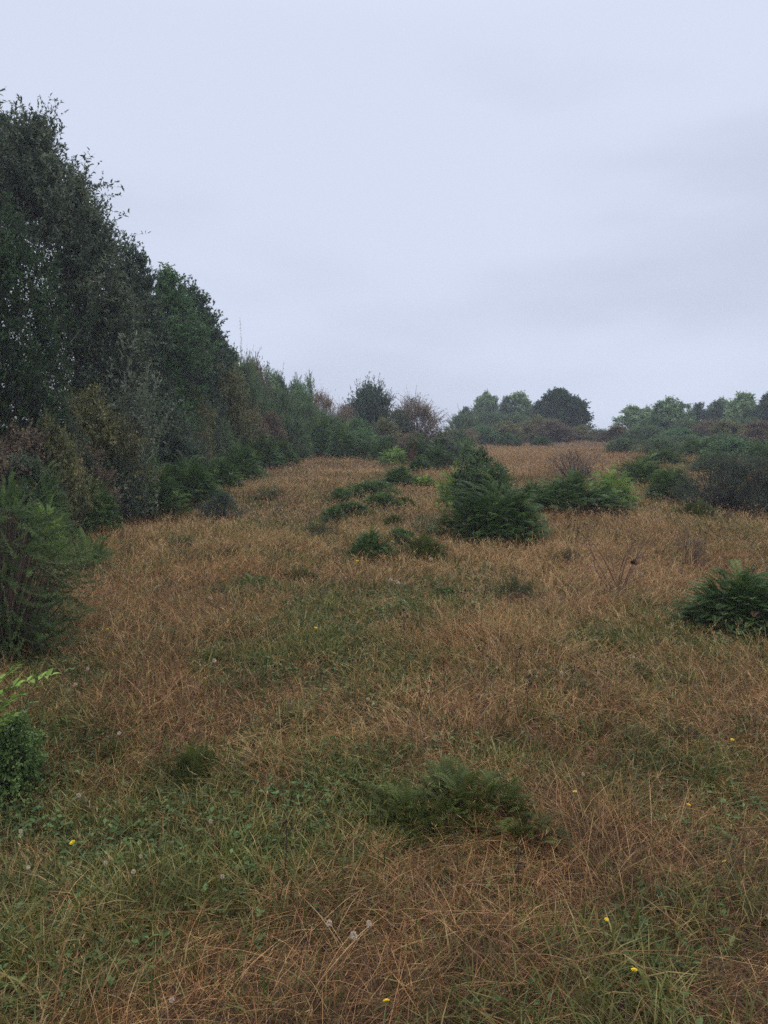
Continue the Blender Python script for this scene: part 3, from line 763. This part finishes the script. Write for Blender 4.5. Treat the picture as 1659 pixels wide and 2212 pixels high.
 ('f_low', 1000, 3.1, 1655, 400, 'broad mound of short dark green fronds half sunk in the near grass', 'fern', 'low fern mounds in the near grass'),
 ('tuft', 550, 4.55, 1440, 150, 'green grassy tuft in the near grass left of centre', 'tuft'),
 ('f_low', 420, 3.45, 1600, 150, 'smaller mound of dark green fronds sunk in the grass near the lower left', 'fern', 'low fern mounds in the near grass'),
 ('b_mid', 330, 17.0, 905, 90, 'green shrub at the right foot of the willow sapling', 'shrub', 'shrubs under the wood'),
 ('b_smoky', 440, 19.5, 868, 100, 'grey-green rounded shrub over the fern mound at the top left of the grass', 'shrub', 'shrubs on the hillside'),
 ('b_dark', 395, 19.0, 838, 100, 'dark rounded shrub behind the grey-green ones below the columnar tree', 'shrub', 'shrubs under the wood'),
 ('b_dark', 545, 29.0, 820, 90, 'dark green shrub in the middle of the gorse below the wood', 'shrub', 'shrubs on the hillside'),
 ('b_olive', 620, 33.0, 862, 90, 'olive shrub among the gorse left of the reddish thicket', 'shrub', 'shrubs on the hillside'),
 ('g_hill', 680, 34.0, 880, 100, 'gorse shrub in front of the reddish brown thicket', 'shrub', 'gorse on the hillside'),
 ('g_hill', 630, 27.5, 895, 100, 'gorse shrub just above the right end of the left fern bank', 'shrub', 'gorse on the hillside'),
 ('b_rust', 745, 37.0, 872, 60, 'reddish brown shrub touching the left side of the dark hill tree', 'shrub', 'shrubs on the hillside'),
 ('f_b', 520, 19.0, 955, 130, 'fern mound in front of the dark fern bank', 'fern', 'left fern bank'),
 ('f_main', 410, 15.8, 1000, 120, 'dark fern clump touching the round dark shrub', 'fern', 'left fern bank'),
 ('f_b', 250, 12.2, 1030, 120, 'fern clump at the foot of the brown twiggy shrub', 'fern', 'left fern bank'),
 ('b_smoky', 60, 9.4, 985, 150, 'grey-green shrub between the purplish shrub and the gorse bush', 'shrub', 'shrubs under the wood'),
 ('f_small', 190, 7.9, 1130, 110, 'low fern at the tip of the gorse bush', 'fern', 'ferns behind the gorse bush'),
 ('f_main', 905, 22.0, 985, 80, 'fern clump above the right end of the middle fern row', 'fern'),
 ('b_low', 738, 14.0, 1052, 60, 'low ferny patch left of the spreading green shrub in mid slope', 'fern', 'low green shrubs in mid slope'),
 ('f_low', 850, 11.0, 1108, 60, 'low ferny patch between the small green fern and the main clump', 'fern', 'low green shrubs in mid slope'),
 ('f_low', 455, 12.0, 1120, 60, 'low green patch in the grass below the round dark shrub', 'fern'),
 ('f_low', 640, 4.0, 1530, 120, 'dark frond tuft in the near grass left of the broad frond mound', 'fern', 'low fern mounds in the near grass'),
 ('f_low', 250, 3.7, 1590, 130, 'dark frond tuft at the foot of the upright gorse sprig', 'fern', 'low fern mounds in the near grass'),
 ('b_mid', 1040, 49.0, 918, 80, 'green shrub low on the left of the far hummock', 'shrub', 'far shrubs'),
 ('g_hill', 1180, 54.0, 902, 100, 'gorse shrub in front of the round dark tree', 'shrub', 'far gorse'),
 ('b_mid', 1400, 52.0, 900, 90, 'green shrub under the left end trees of the right skyline', 'shrub', 'far shrubs'),
 ('g_hill', 1490, 48.0, 905, 110, 'gorse shrub between the broad pale tree and the sparse dark tree', 'shrub', 'far gorse'),
 ('g_hill', 1610, 45.0, 900, 110, 'gorse shrub under the tallest pale tree', 'shrub', 'far gorse'),
 ('t_pale', 1560, 64.0, 865, 70, 'pale tree showing behind the two sparse dark trees', 'tree', 'skyline trees'),
 ('t_pale', 1405, 64.0, 882, 70, 'pale tree wedged behind the broad pale one', 'tree', 'skyline trees'),
 ('g_hill', 1560, 33.0, 935, 120, 'gorse shrub above the fern clump on the right', 'shrub', 'far gorse'),
 ('g_hill', 1470, 36.0, 938, 110, 'gorse shrub below the green shrub of the right slope', 'shrub', 'far gorse'),
 ('b_low', 822, 13.0, 1062, 85, 'green leafy patch between the two low shrubs left of the pyramid shrub', 'shrub', 'low green shrubs in mid slope'),
 ('b_low', 720, 11.2, 1090, 60, 'small green patch left of the low shrub upper left of the small green fern', 'shrub', 'low green shrubs in mid slope'),
 ('f_low', 870, 13.2, 1070, 75, 'little ferny patch under the middle fern row', 'fern', 'low green shrubs in mid slope'),
 ('b_low', 870, 9.4, 1138, 70, 'small green patch between the small green fern and the little shrub', 'shrub', 'low green shrubs in mid slope'),
 ('f_b', 830, 28.0, 946, 80, 'fern clump on the crest left of the light green fern', 'fern', 'ferns at the top of the open grass'),
 ('f_main', 905, 27.5, 940, 85, 'dark fern clump on the crest behind the withered rusty fern', 'fern', 'ferns at the top of the open grass'),
 ('b_smoky', 960, 27.0, 945, 90, 'low grey-green shrub on the crest right of the withered fern', 'shrub'),
 ('f_c', 1010, 26.0, 955, 60, 'small fern clump at the left end of the far patch of dry grass', 'fern'),
 ('b_mid', 770, 33.0, 905, 80, 'green rounded shrub under the left side of the dark hill tree', 'shrub', 'shrubs on the hillside'),
 ('b_olive', 835, 34.0, 905, 80, 'olive rounded shrub under the right side of the dark hill tree', 'shrub', 'shrubs on the hillside'),
 ('g_hill', 400, 18.2, 885, 120, 'gorse shrub over the left fern bank, leftmost', 'shrub', 'gorse on the hillside'),
 ('g_hill', 470, 20.5, 905, 100, 'gorse shrub over the left fern bank, second', 'shrub', 'gorse on the hillside'),
 ('b_rust', 425, 18.0, 915, 60, 'rusty patch of shrub just above the left fern bank', 'shrub', 'shrubs on the hillside'),
 ('g_hill', 455, 24.0, 825, 120, 'pale gorse shrub under the last dark evergreen', 'shrub', 'gorse on the hillside'),
 ('b_mid', 300, 14.0, 935, 110, 'green shrub between the willow sapling and the left fern bank', 'shrub', 'shrubs under the wood'),
 ('b_olive', 120, 10.0, 905, 140, 'low olive shrub left below the wide olive one', 'shrub', 'shrubs under the wood'),
 ('f_b', 90, 9.3, 1010, 150, 'fern clump under the grey-green shrub left of the brown twiggy one', 'fern', 'ferns behind the gorse bush'),
 ('f_c', 205, 10.6, 1035, 130, 'fern clump below the brown twiggy shrub', 'fern', 'left fern bank'),
 ('tuft', 455, 6.3, 1330, 90, 'dark low tuft in the dry grass below the small dark fern, to its left', 'tuft', 'low tufts in the dry grass'),
 ('f_low', 645, 7.6, 1222, 80, 'low green tuft right of the small dark fern', 'tuft', 'low tufts in the dry grass'),
 ('tuft', 860, 6.0, 1318, 110, 'dark low tuft in the green middle of the field', 'tuft', 'low tufts in the dry grass'),
 ('f_low', 960, 6.9, 1262, 100, 'low green tuft left of the brownish heath tuft', 'tuft', 'low tufts in the dry grass'),
 ('tuft', 1225, 8.2, 1180, 90, 'dark tuft below the right side of the main fern', 'tuft', 'low tufts in the dry grass'),
 ('tuft', 395, 9.3, 1152, 90, 'greenish tuft in the dry grass below the left fern bank', 'tuft', 'low tufts in the dry grass'),
 ('f_low', 465, 5.0, 1410, 110, 'low dark tuft left above the green grassy tuft', 'tuft', 'low tufts in the dry grass'),
 ('tuft', 1480, 3.9, 1580, 130, 'dark green tuft near the right edge, below the low heath tuft', 'tuft', 'low tufts in the dry grass'),
 ('tuft', 560, 3.5, 1650, 170, 'wide dark tuft left of the broad frond mound', 'tuft', 'low tufts in the dry grass'),
 ('f_low', 1300, 5.2, 1395, 100, 'low green tuft in the grass left of the near fern clump', 'tuft', 'low tufts in the dry grass'),
 ('f_small', 1000, 30.0, 945, 70, 'small fern on the crest left of the far patch of dry grass', 'fern'),
 ('g_hill', 985, 38.0, 925, 90, 'gorse shrub right of the foot of the big brown twiggy shrub', 'shrub', 'gorse on the hillside'),
 ('f_low', 890, 3.0, 1700, 260, 'left lobe of low dark fronds beside the broad frond mound', 'fern', 'low fern mounds in the near grass'),
 ('f_b', 560, 25.5, 930, 110, 'fern clump between the dark fern bank and the gorse above it', 'fern', 'left fern bank'),
 ('b_mid', 585, 34.5, 812, 80, 'rounded green shrub on the skyline in front of the pale saplings', 'shrub', 'skyline shrubs left of the hill tree'),
 ('b_olive', 535, 29.5, 785, 80, 'rounded olive shrub on the skyline just right of the wood', 'shrub', 'skyline shrubs left of the hill tree'),
 ('b_mid', 655, 36.0, 838, 90, 'rounded green shrub below the slim pale young tree', 'shrub', 'skyline shrubs left of the hill tree'),
 # the far side of the hill
 ('f_b', 1100, 47.0, 936, 76, 'left one of two ferns on the far patch of dry grass', 'fern', 'ferns on the far patch of dry grass'),
 ('f_b', 1168, 46.0, 940, 54, 'right one of two ferns on the far patch of dry grass', 'fern', 'ferns on the far patch of dry grass'),
 ('b_rust', 1010, 45.0, 926, 60, 'tan shrub at the left end of the far patch of dry grass', 'shrub', 'far shrubs'),
 ('g_hill', 1000, 55.0, 892, 100, 'gorse shrub at the left end of the far hummock', 'shrub', 'far gorse'),
 ('g_hill', 1055, 58.0, 886, 100, 'gorse shrub below the pale trees on the hummock', 'shrub', 'far gorse'),
 ('g_hill', 1110, 56.0, 893, 90, 'gorse shrub in the middle of the far hummock', 'shrub', 'far gorse'),
 ('b_olive', 1090, 50.0, 910, 90, 'olive shrub low on the far hummock', 'shrub', 'far shrubs'),
 ('b_olive', 1150, 52.0, 898, 80, 'brownish olive shrub below the round dark tree', 'shrub', 'far shrubs'),
 ('b_bronze', 1200, 50.0, 908, 90, 'bronze shrub below the round dark tree', 'shrub', 'far shrubs'),
 ('b_olive', 1250, 53.0, 918, 70, 'olive shrub at the right foot of the round dark tree', 'shrub', 'far shrubs'),
 ('g_hill', 1290, 55.0, 926, 80, 'low gorse shrub in the gap of the skyline', 'shrub', 'far gorse'),
 ('t_pale', 1052, 70.0, 852, 66, 'pale green tree on the skyline, left of the pair beside the round dark tree', 'tree', 'skyline trees'),
 ('t_thin', 1092, 70.0, 858, 50, 'dark thin tree between the two pale trees on the hummock', 'tree', 'skyline trees'),
 ('t_pale2', 1128, 70.0, 851, 76, 'pale green tree on the skyline next to the round dark tree', 'tree', 'skyline trees'),
 ('t_thin', 1003, 66.0, 880, 46, 'low dark tree at the left end of the hummock skyline', 'tree', 'skyline trees'),
 ('t_dome', 1220, 62.0, 843, 104, 'round dark solitary tree on the skyline', 'tree', 'skyline trees'),
 ('t_dark', 1170, 66.0, 868, 56, 'small dark tree on the left flank of the round dark tree', 'tree', 'skyline trees'),
 ('t_pale2', 1372, 60.0, 878, 88, 'left end tree of the pale trees on the right skyline', 'tree', 'skyline trees'),
 ('t_pale', 1450, 52.0, 862, 92, 'broad pale green tree of the right skyline, in front of its neighbours', 'tree', 'skyline trees'),
 ('t_thin', 1508, 60.0, 872, 56, 'sparse dark tree right of the broad pale one', 'tree', 'skyline trees'),
 ('t_thin', 1555, 59.0, 868, 66, 'second sparse dark tree on the right skyline', 'tree', 'skyline trees'),
 ('t_pale2', 1606, 54.0, 850, 90, 'tallest pale tree at the right end of the skyline', 'tree', 'skyline trees'),
 ('t_dark', 1662, 52.0, 850, 60, 'dark tree cut by the right edge on the skyline', 'tree', 'skyline trees'),
 ('b_bronze', 1330, 48.0, 922, 90, 'bronze shrub right of the skyline gap', 'shrub', 'far shrubs'),
 ('g_hill', 1392, 46.0, 918, 110, 'gorse shrub below the left pale trees on the right skyline', 'shrub', 'far gorse'),
 ('b_mid', 1465, 42.0, 925, 110, 'green shrub below the broad pale tree', 'shrub', 'far shrubs'),
 ('b_bronze', 1520, 42.0, 910, 90, 'bronze shrub below the first sparse dark tree', 'shrub', 'far shrubs'),
 ('b_olive', 1580, 40.0, 908, 110, 'olive shrub below the tallest pale tree', 'shrub', 'far shrubs'),
 ('b_bronze', 1645, 37.0, 912, 110, 'bronze shrub below the dark tree at the right edge', 'shrub', 'far shrubs'),
 ('g_hill', 1345, 34.0, 945, 90, 'gorse shrub at the right end of the far patch of dry grass', 'shrub', 'far gorse'),
 ('g_hill', 1425, 32.0, 945, 120, 'gorse shrub above the right fern bank', 'shrub', 'far gorse'),
 ('f_b', 1510, 30.0, 946, 120, 'fern clump behind the right fern bank', 'fern', 'right fern bank'),
 ('b_mid', 1590, 28.0, 945, 120, 'green shrub above the dense dark shrub on the right', 'shrub', 'far shrubs'),
 ('f_c', 1655, 25.0, 950, 110, 'fern clump behind the dense dark shrub at the right edge', 'fern', 'right fern bank'),
 ('f_b', 1430, 24.0, 968, 120, 'upper fern clump of the right fern bank', 'fern', 'right fern bank'),
 ('f_b', 1540, 21.0, 970, 120, 'fern clump peeping over the dense dark shrub', 'fern', 'right fern bank'),
]
for row in PL: put(*row)

build_grass()
build_weeds()

# ---------------------------------------------------------------- bright shoot, bramble, flowers
def shoot(name, pts, leafn, leafl, matl, seed, stemr=.003):
    """one arching shoot with paired leaves"""
    r = rng(seed)
    root = empty(name)
    pts = np.array(pts, float)
    k = 14
    t = np.linspace(0, 1, k)[:, None]
    a, b, c = pts
    C = a * (1 - t) ** 2 + b * 2 * t * (1 - t) + c * t * t
    mb = MB(); tubes(mb, C[None], stemr * np.linspace(1, .4, k)[None], .6, 5); mb.build('stem', M['twig'], root)
    lb = MB()
    s = np.linspace(.12, 1, leafn)[:, None]
    Q = a * (1 - s) ** 2 + b * 2 * s * (1 - s) + c * s * s
    T = unit(2 * (b - a) * (1 - s) + 2 * (c - b) * s)
    sd = unit(np.cross(T, np.array([0, 0, 1.]) + r.normal(0, .3, (leafn, 3))))
    for sg in (-1, 1):
        L_ = leafl * (.75 + .4 * r.random(leafn)) * (1.1 - .4 * s[:, 0])
        leaves(lb, Q, T * .7 + sd * sg * .9 + r.normal(0, .15, (leafn, 3)) + np.array([0, 0, .25]), np.array([0, 0, 1.]) + r.normal(0, .35, (leafn, 3)), L_, L_ * .52, r.random(leafn), .22, .1, fine=True)
    lb.build('leaves', M[matl], root)
    return root

def at_px(px, py, Y):
    return np.array([(px - 829.5) * Y / FP, Y, CAMZ + (1106 - py) * Y / FP])

for i, (pts, n, ll, lab) in enumerate([
    ([(-60, 1560, 3.3), (-5, 1480, 3.25), (112, 1458, 3.2)], 19, .052, 'long bright green leafy shoot reaching over the small-leaved shrub'),
    ([(-50, 1580, 3.3), (0, 1520, 3.22), (48, 1500, 3.15)], 13, .05, 'short bright green leafy shoot just below the long one'),
    ([(-50, 1530, 3.35), (-10, 1470, 3.3), (38, 1440, 3.3)], 11, .048, 'upright bright green leafy shoot at the left edge above the long one'),
    ([(-40, 1600, 3.3), (-5, 1560, 3.25), (30, 1545, 3.2)], 9, .05, 'stubby bright green leafy shoot at the left edge under the others'),
    ([(-20, 1640, 3.3), (20, 1560, 3.25), (70, 1520, 3.2)], 11, .042, 'darker green leafy shoot at the right side of the corner shrub')]):
    P3 = [at_px(*q) for q in pts]
    o0 = P3[0].copy()
    sh = shoot('leafy_shoot', [q - o0 for q in P3], n, ll, 'sprig' if i < 4 else 'mid', 90 + i)
    sh.location = o0
    tag(sh, lab, 'shoot', 'leafy shoots in the corner shrub')

def bramble(px, Y, seed, H, n, lab, leafy_=True):
    r = rng(seed)
    x, y, z = P(px, Y)
    root = empty('bramble', (x, y, z))
    mb = MB(); lb = MB()
    a = r.random(n) * 2 * pi
    L_ = H * (.6 + .6 * r.random(n))
    e0 = np.stack([np.cos(a) * L_ * .6, np.sin(a) * L_ * .3, L_ * .95], -1)
    s0 = np.stack([r.normal(0, .02, n), r.normal(0, .02, n), np.zeros(n)], -1)
    C = curve(s0, e0, r.normal(0, .03, (n, 3)) + np.array([0, 0, .05]), 8)
    tubes(mb, C, .0062 * np.linspace(1, .3, 8)[None] * np.ones((n, 1)), r.random(n), 5)
    for q in range(3):
        j = 3 + q
        b0 = C[:, j]; d = unit(np.stack([np.cos(a + r.normal(0, 1, n)), r.normal(0, .4, n), r.random(n) * .8], -1))
        b1 = b0 + d * (.08 + .1 * r.random(n))[:, None]
        cc = curve(b0, b1, r.normal(0, .008, (n, 3)), 4)
        tubes(mb, cc, .003 * np.linspace(1, .4, 4)[None] * np.ones((n, 1)), r.random(n), 3)
        leaves(lb, b1, d + r.normal(0, .4, (n, 3)), r.normal(0, .5, (n, 3)) + np.array([0, -.5, .6]), .012 + .014 * r.random(n), .010, r.random(n) * .6, .3, .2, fine=True)
    mb.build('stems', M['twigred'], root)
    lb.build('leaves', M['bronze'], root)
    tag(root, lab, 'bramble')
    return root
M['twigred'] = ramp_mat('reddish_stem', [(0, (.10, .045, .035)), (1, (.22, .11, .08))], .7, .2, 30)
bramble(1338, 6.7, 5, .5, 9, 'bare reddish bramble stems with a curled dark leaf right of the main fern')
# its curled dark leaf
lf = MB(); rr_ = rng(4)
c0 = at_px(1369, 1214, 6.66)
for q in range(7):
    leaves(lf, np.array([c0 + np.array([.0, 0, -.018])]) - np.array([P(1338, 6.7)]), np.array([[rr_.normal(0, .7), rr_.normal(0, .5), .8]]), rr_.normal(0, 1, (1, 3)), .045, .03, .1, .35, .3, fine=True)
lf.build('curled_leaf', M['ferndead'], [o for o in COL.objects if o.name == 'bramble'][0])

def hawkweed():
    r = rng(1)
    root = empty('yellow_flower')
    mb = MB()
    tubes(mb, curve(np.array([[0, 0, -.22]]), np.array([[0, 0, 0.]]), np.array([[.02, .01, 0]]), 6), np.full((1, 6), .0012), .8, 5)
    mb.build('stem', M['mid'], root)
    pb = MB()
    for ring, (n, ln, tilt) in enumerate(((18, .0125, .35), (14, .009, .8))):
        a = np.arange(n) * 2 * pi / n + ring * .2
        d = np.stack([np.cos(a), np.sin(a), np.full(n, tilt)], -1)
        leaves(pb, np.zeros((n, 3)), d, np.tile([0, 0, 1.], (n, 1)), ln, .0042, r.random(n), .1, .05, fine=True)
    n = 24; a = r.random(n) * 2 * pi
    leaves(pb, np.stack([np.cos(a) * .002, np.sin(a) * .002, np.full(n, .003)], -1), np.stack([np.cos(a), np.sin(a), np.full(n, .5)], -1), np.tile([0, 0, 1.], (n, 1)), .005, .003, 0, .1, 0)
    pb.build('bloom', M['petal_y'], root)
    return root
def puff():
    r = rng(2)
    root = empty('seed_head')
    mb = MB()
    tubes(mb, curve(np.array([[0, 0, -.24]]), np.array([[0, 0, 0.]]), np.array([[-.02, .01, 0]]), 6), np.full((1, 6), .0010), .5, 5)
    mb.build('stem', M['twig'], root)
    pb = MB()
    n = 150
    d = unit(r.normal(0, 1, (n, 3)) + np.array([0, 0, .7]))
    leaves(pb, np.zeros((n, 3)), d, r.normal(0, 1, (n, 3)), .0105 * (.8 + .3 * r.random(n)), .006, r.random(n), .1, 0)
    n = 80; d = unit(r.normal(0, 1, (n, 3)) + np.array([0, 0, .5]))
    leaves(pb, d * .002, d, r.normal(0, 1, (n, 3)), .0065, .008, r.random(n), .1, 0)
    n = 60; d = unit(r.normal(0, 1, (n, 3)) + np.array([0, 0, .3]))
    leaves(pb, d * .0055, np.cross(d, r.normal(0, 1, (n, 3))), d, .006, .007, .6 + .4 * r.random(n), 0, 0)
    pb.build('fluff', M['fluff'], root)
    return root
def darkseed():
    r = rng(3)
    root = empty('dead_flower_stalk')
    mb = MB()
    tubes(mb, curve(np.array([[0, 0, 0.]]), np.array([[.01, 0, .36]]), np.array([[.02, .01, 0]]), 7), np.full((1, 7), .0018), .5, 5)
    b0 = np.array([[.018, 0, .22], [.02, .0, .27], [.016, 0, .30]])
    b1 = b0 + np.array([[.03, .0, .05], [-.03, .01, .05], [.02, -.01, .04]])
    tubes(mb, curve(b0, b1, b0 * 0, 4), np.full((3, 4), .001), .5, 4)
    mb.build('stem', M['seed'], root)
    for c in list(b1) + [np.array([.01, 0, .357])]:
        n = 12; pb = MB()
        leaves(pb, np.tile(c, (n, 1)), unit(r.normal(0, 1, (n, 3)) + [0, 0, .5]), r.normal(0, 1, (n, 3)), .011, .006, r.random(n), .2, .1)
        pb.build('seed_cluster', M['seed'], root)
    return root

def lay(proto_o, items, cat, group, hgt, size=None):
    for i, (px, py, s, lab) in enumerate(items):
        o = proto_o if i == 0 else copy_tree(proto_o)
        h = hgt * (.8 + .05 * (i % 7))
        Y = rowY(py, h)
        x, y, z = P(px, Y)
        o.location = (x, y, z + (h if hgt > 0 else 0))
        o.scale = (s * .85, s * .85, s)
        o.rotation_euler = (.25 * math.sin(i * 2.1) + .25, .3 * math.sin(i * 3.7), i * 1.3) if hgt > 0 else (.1 * math.sin(i), .1 * math.cos(i * 2), i * 1.7)
        tag(o, lab, cat, group)

lay(hawkweed(), [
 (232, 1373, 1.1, 'yellow flower right of the large gorse bush, above the upright gorse sprig'),
 (682, 1373, 1.2, 'yellow flower left of centre in the middle grass'),
 (345, 1422, 1.0, 'small yellow flower right of and below the one beside the gorse bush'),
 (127, 1688, .9, 'yellow flower right of the corner shrub'),
 (157, 1819, 1.1, 'largest yellow flower, in the green grass at the lower left'),
 (1242, 1707, .9, 'yellow flower right of the broad frond mound in the near grass'),
 (1487, 1717, .9, 'yellow flower in the near grass on the right, left of a paler one'),
 (1558, 1684, .7, 'small yellow flower near the right edge above the green weeds'),
 (1504, 1460, .9, 'yellow flower in the grass below the near right fern'),
 (1582, 1573, .9, 'yellow flower by the right edge halfway below the near right fern'),
 (1310, 1982, .7, 'small yellow flower in the brown near grass at the lower right'),
 (1370, 2102, .9, 'yellow flower at the lower right, low among brown grass'),
 (835, 2204, .9, 'yellow flower cut by the bottom edge'),
 (1565, 1852, .8, 'yellow flower close to the right edge, lowest there'),
 (848, 1180, 1.4, 'yellow flower just right of the small green fern'),
 (772, 1217, 1.6, 'orange-yellow flower left below the small green fern'),
 (318, 1160, 1.5, 'yellow flower in the dry grass below the left fern bank'),
], 'flower', 'yellow flowers in the meadow', .14)
lay(puff(), [
 (795, 1522, 1.1, 'upper of two close white seed heads in the middle grass'),
 (806, 1532, .9, 'lower of two close white seed heads in the middle grass'),
 (463, 1437, 1.4, 'white seed head at the left of the green grassy tuft'),
 (45, 1786, .9, 'white seed head at the lower left edge'),
 (170, 1700, 1.0, 'white seed head beside the yellow flower near the corner shrub'),
 (228, 1873, .8, 'left seed head of the pale row at the lower left'),
 (288, 1897, .8, 'right seed head of the pale row at the lower left'),
 (61, 1877, .7, 'small pale seed head below the one at the left edge'),
 (303, 1853, .7, 'pale seed head above the row at the lower left'),
 (455, 1778, .9, 'pale seed head in the green grass left of centre'),
 (480, 1904, .9, 'white seed head in the middle of the lower left grass'),
 (711, 2030, 1.0, 'white seed head on a dark stalk at the bottom centre'),
 (797, 2030, .9, 'pale seed head right of the white one at the bottom centre'),
 (764, 2060, 1.2, 'large round seed head between and below its two neighbours'),
 (190, 1457, 1.2, 'pale seed head left of the upright gorse sprig'),
 (163, 1487, 1.2, 'ragged pale seed head lower left of the upright gorse sprig'),
 (257, 1572, 1.0, 'pale seed head at the foot of the upright gorse sprig'),
 (1260, 1668, .8, 'pale seed head above the yellow flower right of the broad frond mound'),
 (145, 1232, 1.6, 'pale seed head beside the tip of the large gorse bush'),
 (446, 1248, 1.5, 'pale seed head in the grass left of the small dark fern'),
 (371, 2208, .8, 'pale seed head at the bottom edge'),
 (1368, 1432, 1.1, 'pale seed head in the right grass above the low heath tuft'),
 (1213, 1470, 1.0, 'pale seed head in the middle of the right grass'),
], 'seed head', 'pale seed heads in the meadow', .16)
lay(darkseed(), [
 (590, 2010, .9, 'tall dead brown flower stalk at the bottom left of centre'),
 (1040, 1400, 1.0, 'dead dark flower stalk above the broad frond mound, rightmost of the pair'),
 (1004, 1410, 1.0, 'dead dark flower stalk above the broad frond mound, left of the pair'),
 (952, 1560, .9, 'dead dark flower stalk standing over the top of the broad frond mound'),
 (1045, 1540, 1.0, 'dead dark flower stalk right of the one over the broad frond mound'),
 (1148, 1590, .9, 'dead dark flower stalk right above the broad frond mound'),
 (880, 1470, 1.1, 'dead dark flower stalk left of the pair in the middle grass'),
 (690, 1560, .9, 'dead dark flower stalk in the brown grass left of centre'),
 (1330, 1180, 1.3, 'dead dark flower stalk behind the bare bramble'),
 (1255, 1185, 1.3, 'dead dark flower stalk right below the main fern'),
 (1110, 2020, .8, 'dead dark flower stalk in the brown grass at the bottom right of centre'),
 (985, 1960, .8, 'dead dark flower stalk below the broad frond mound'),
 (1430, 1120, 1.5, 'dead dark flower stalk between the bramble and the dense dark shrub'),
], 'dead stalk', 'dead flower stalks in the meadow', 0)

def many(src_name, spots, s, cat, group, hgt, lab):
    src = [o for o in COL.objects if o.name == src_name][0]
    for i, (px, py) in enumerate(spots):
        o = copy_tree(src)
        h = hgt * (.75 + .09 * (i % 6))
        Y = rowY(py, h); x, y, z = P(px, Y)
        k = s * (.7 + .13 * (i * 7 % 5))
        o.location = (x, y, z + h); o.scale = (k, k, k)
        o.rotation_euler = (.3 * math.sin(i * 2.3), .3 * math.cos(i * 3.1), i * 2.1)
        tag(o, lab, cat, group)
r_ = rng(404)
many('seed_head', [(float(a_), float(b_)) for a_, b_ in zip(r_.uniform(420, 1500, 26), r_.uniform(1010, 1330, 26))], 1.5, 'seed head',
     'tiny seed heads of the upper field', .16, 'one of the tiny pale seed heads dotted over the dry grass of the upper field')
many('dead_flower_stalk', [(float(a_), float(b_)) for a_, b_ in zip(r_.uniform(860, 1240, 16), r_.uniform(1380, 1620, 16))], .65, 'dead stalk',
     'dead flower stalks of the middle field', 0, 'one of the thin dark dead flower stalks above and right of the broad frond mound')
many('dead_flower_stalk', [(float(a_), float(b_)) for a_, b_ in zip(r_.uniform(1230, 1560, 12), r_.uniform(1130, 1290, 12))], .95, 'dead stalk',
     'dead flower stalks beside the bramble', 0, 'one of the thin dark dead flower stalks in the dry grass around the bare bramble')

# unused kinds are taken out again
for k, o in PROTO.items():
    if k not in USED:
        for c in list(o.children): bpy.data.objects.remove(c)
        bpy.data.objects.remove(o)

# ---------------------------------------------------------------- damp air
hz = bpy.data.meshes.new('haze')
ZLOW = float(ground(*np.meshgrid(np.linspace(-262, 262, 120), np.linspace(-122, 332, 120))).min())
print('lowest ground', ZLOW)
x0, x1, y0, y1, z0, z1 = -262, 262, -122, 332, ZLOW - 1, 14.5
vs = [(x, y, z) for z in (z0, z1) for y in (y0, y1) for x in (x0, x1)]
hz.from_pydata(vs, [], [(0, 2, 3, 1), (4, 5, 7, 6), (0, 1, 5, 4), (2, 6, 7, 3), (0, 4, 6, 2), (1, 3, 7, 5)])
ho = bpy.data.objects.new('haze', hz); COL.objects.link(ho)
hm = bpy.data.materials.new('haze'); hm.use_nodes = True
t = hm.node_tree; t.nodes.clear()
ou = t.nodes.new('ShaderNodeOutputMaterial'); pv = t.nodes.new('ShaderNodeVolumePrincipled')
pv.inputs['Color'].default_value = (.86, .92, 1, 1); pv.inputs['Density'].default_value = .0017
t.links.new(pv.outputs[0], ou.inputs['Volume'])
hz.materials.append(hm)
tag(ho, None, None, kind='stuff')
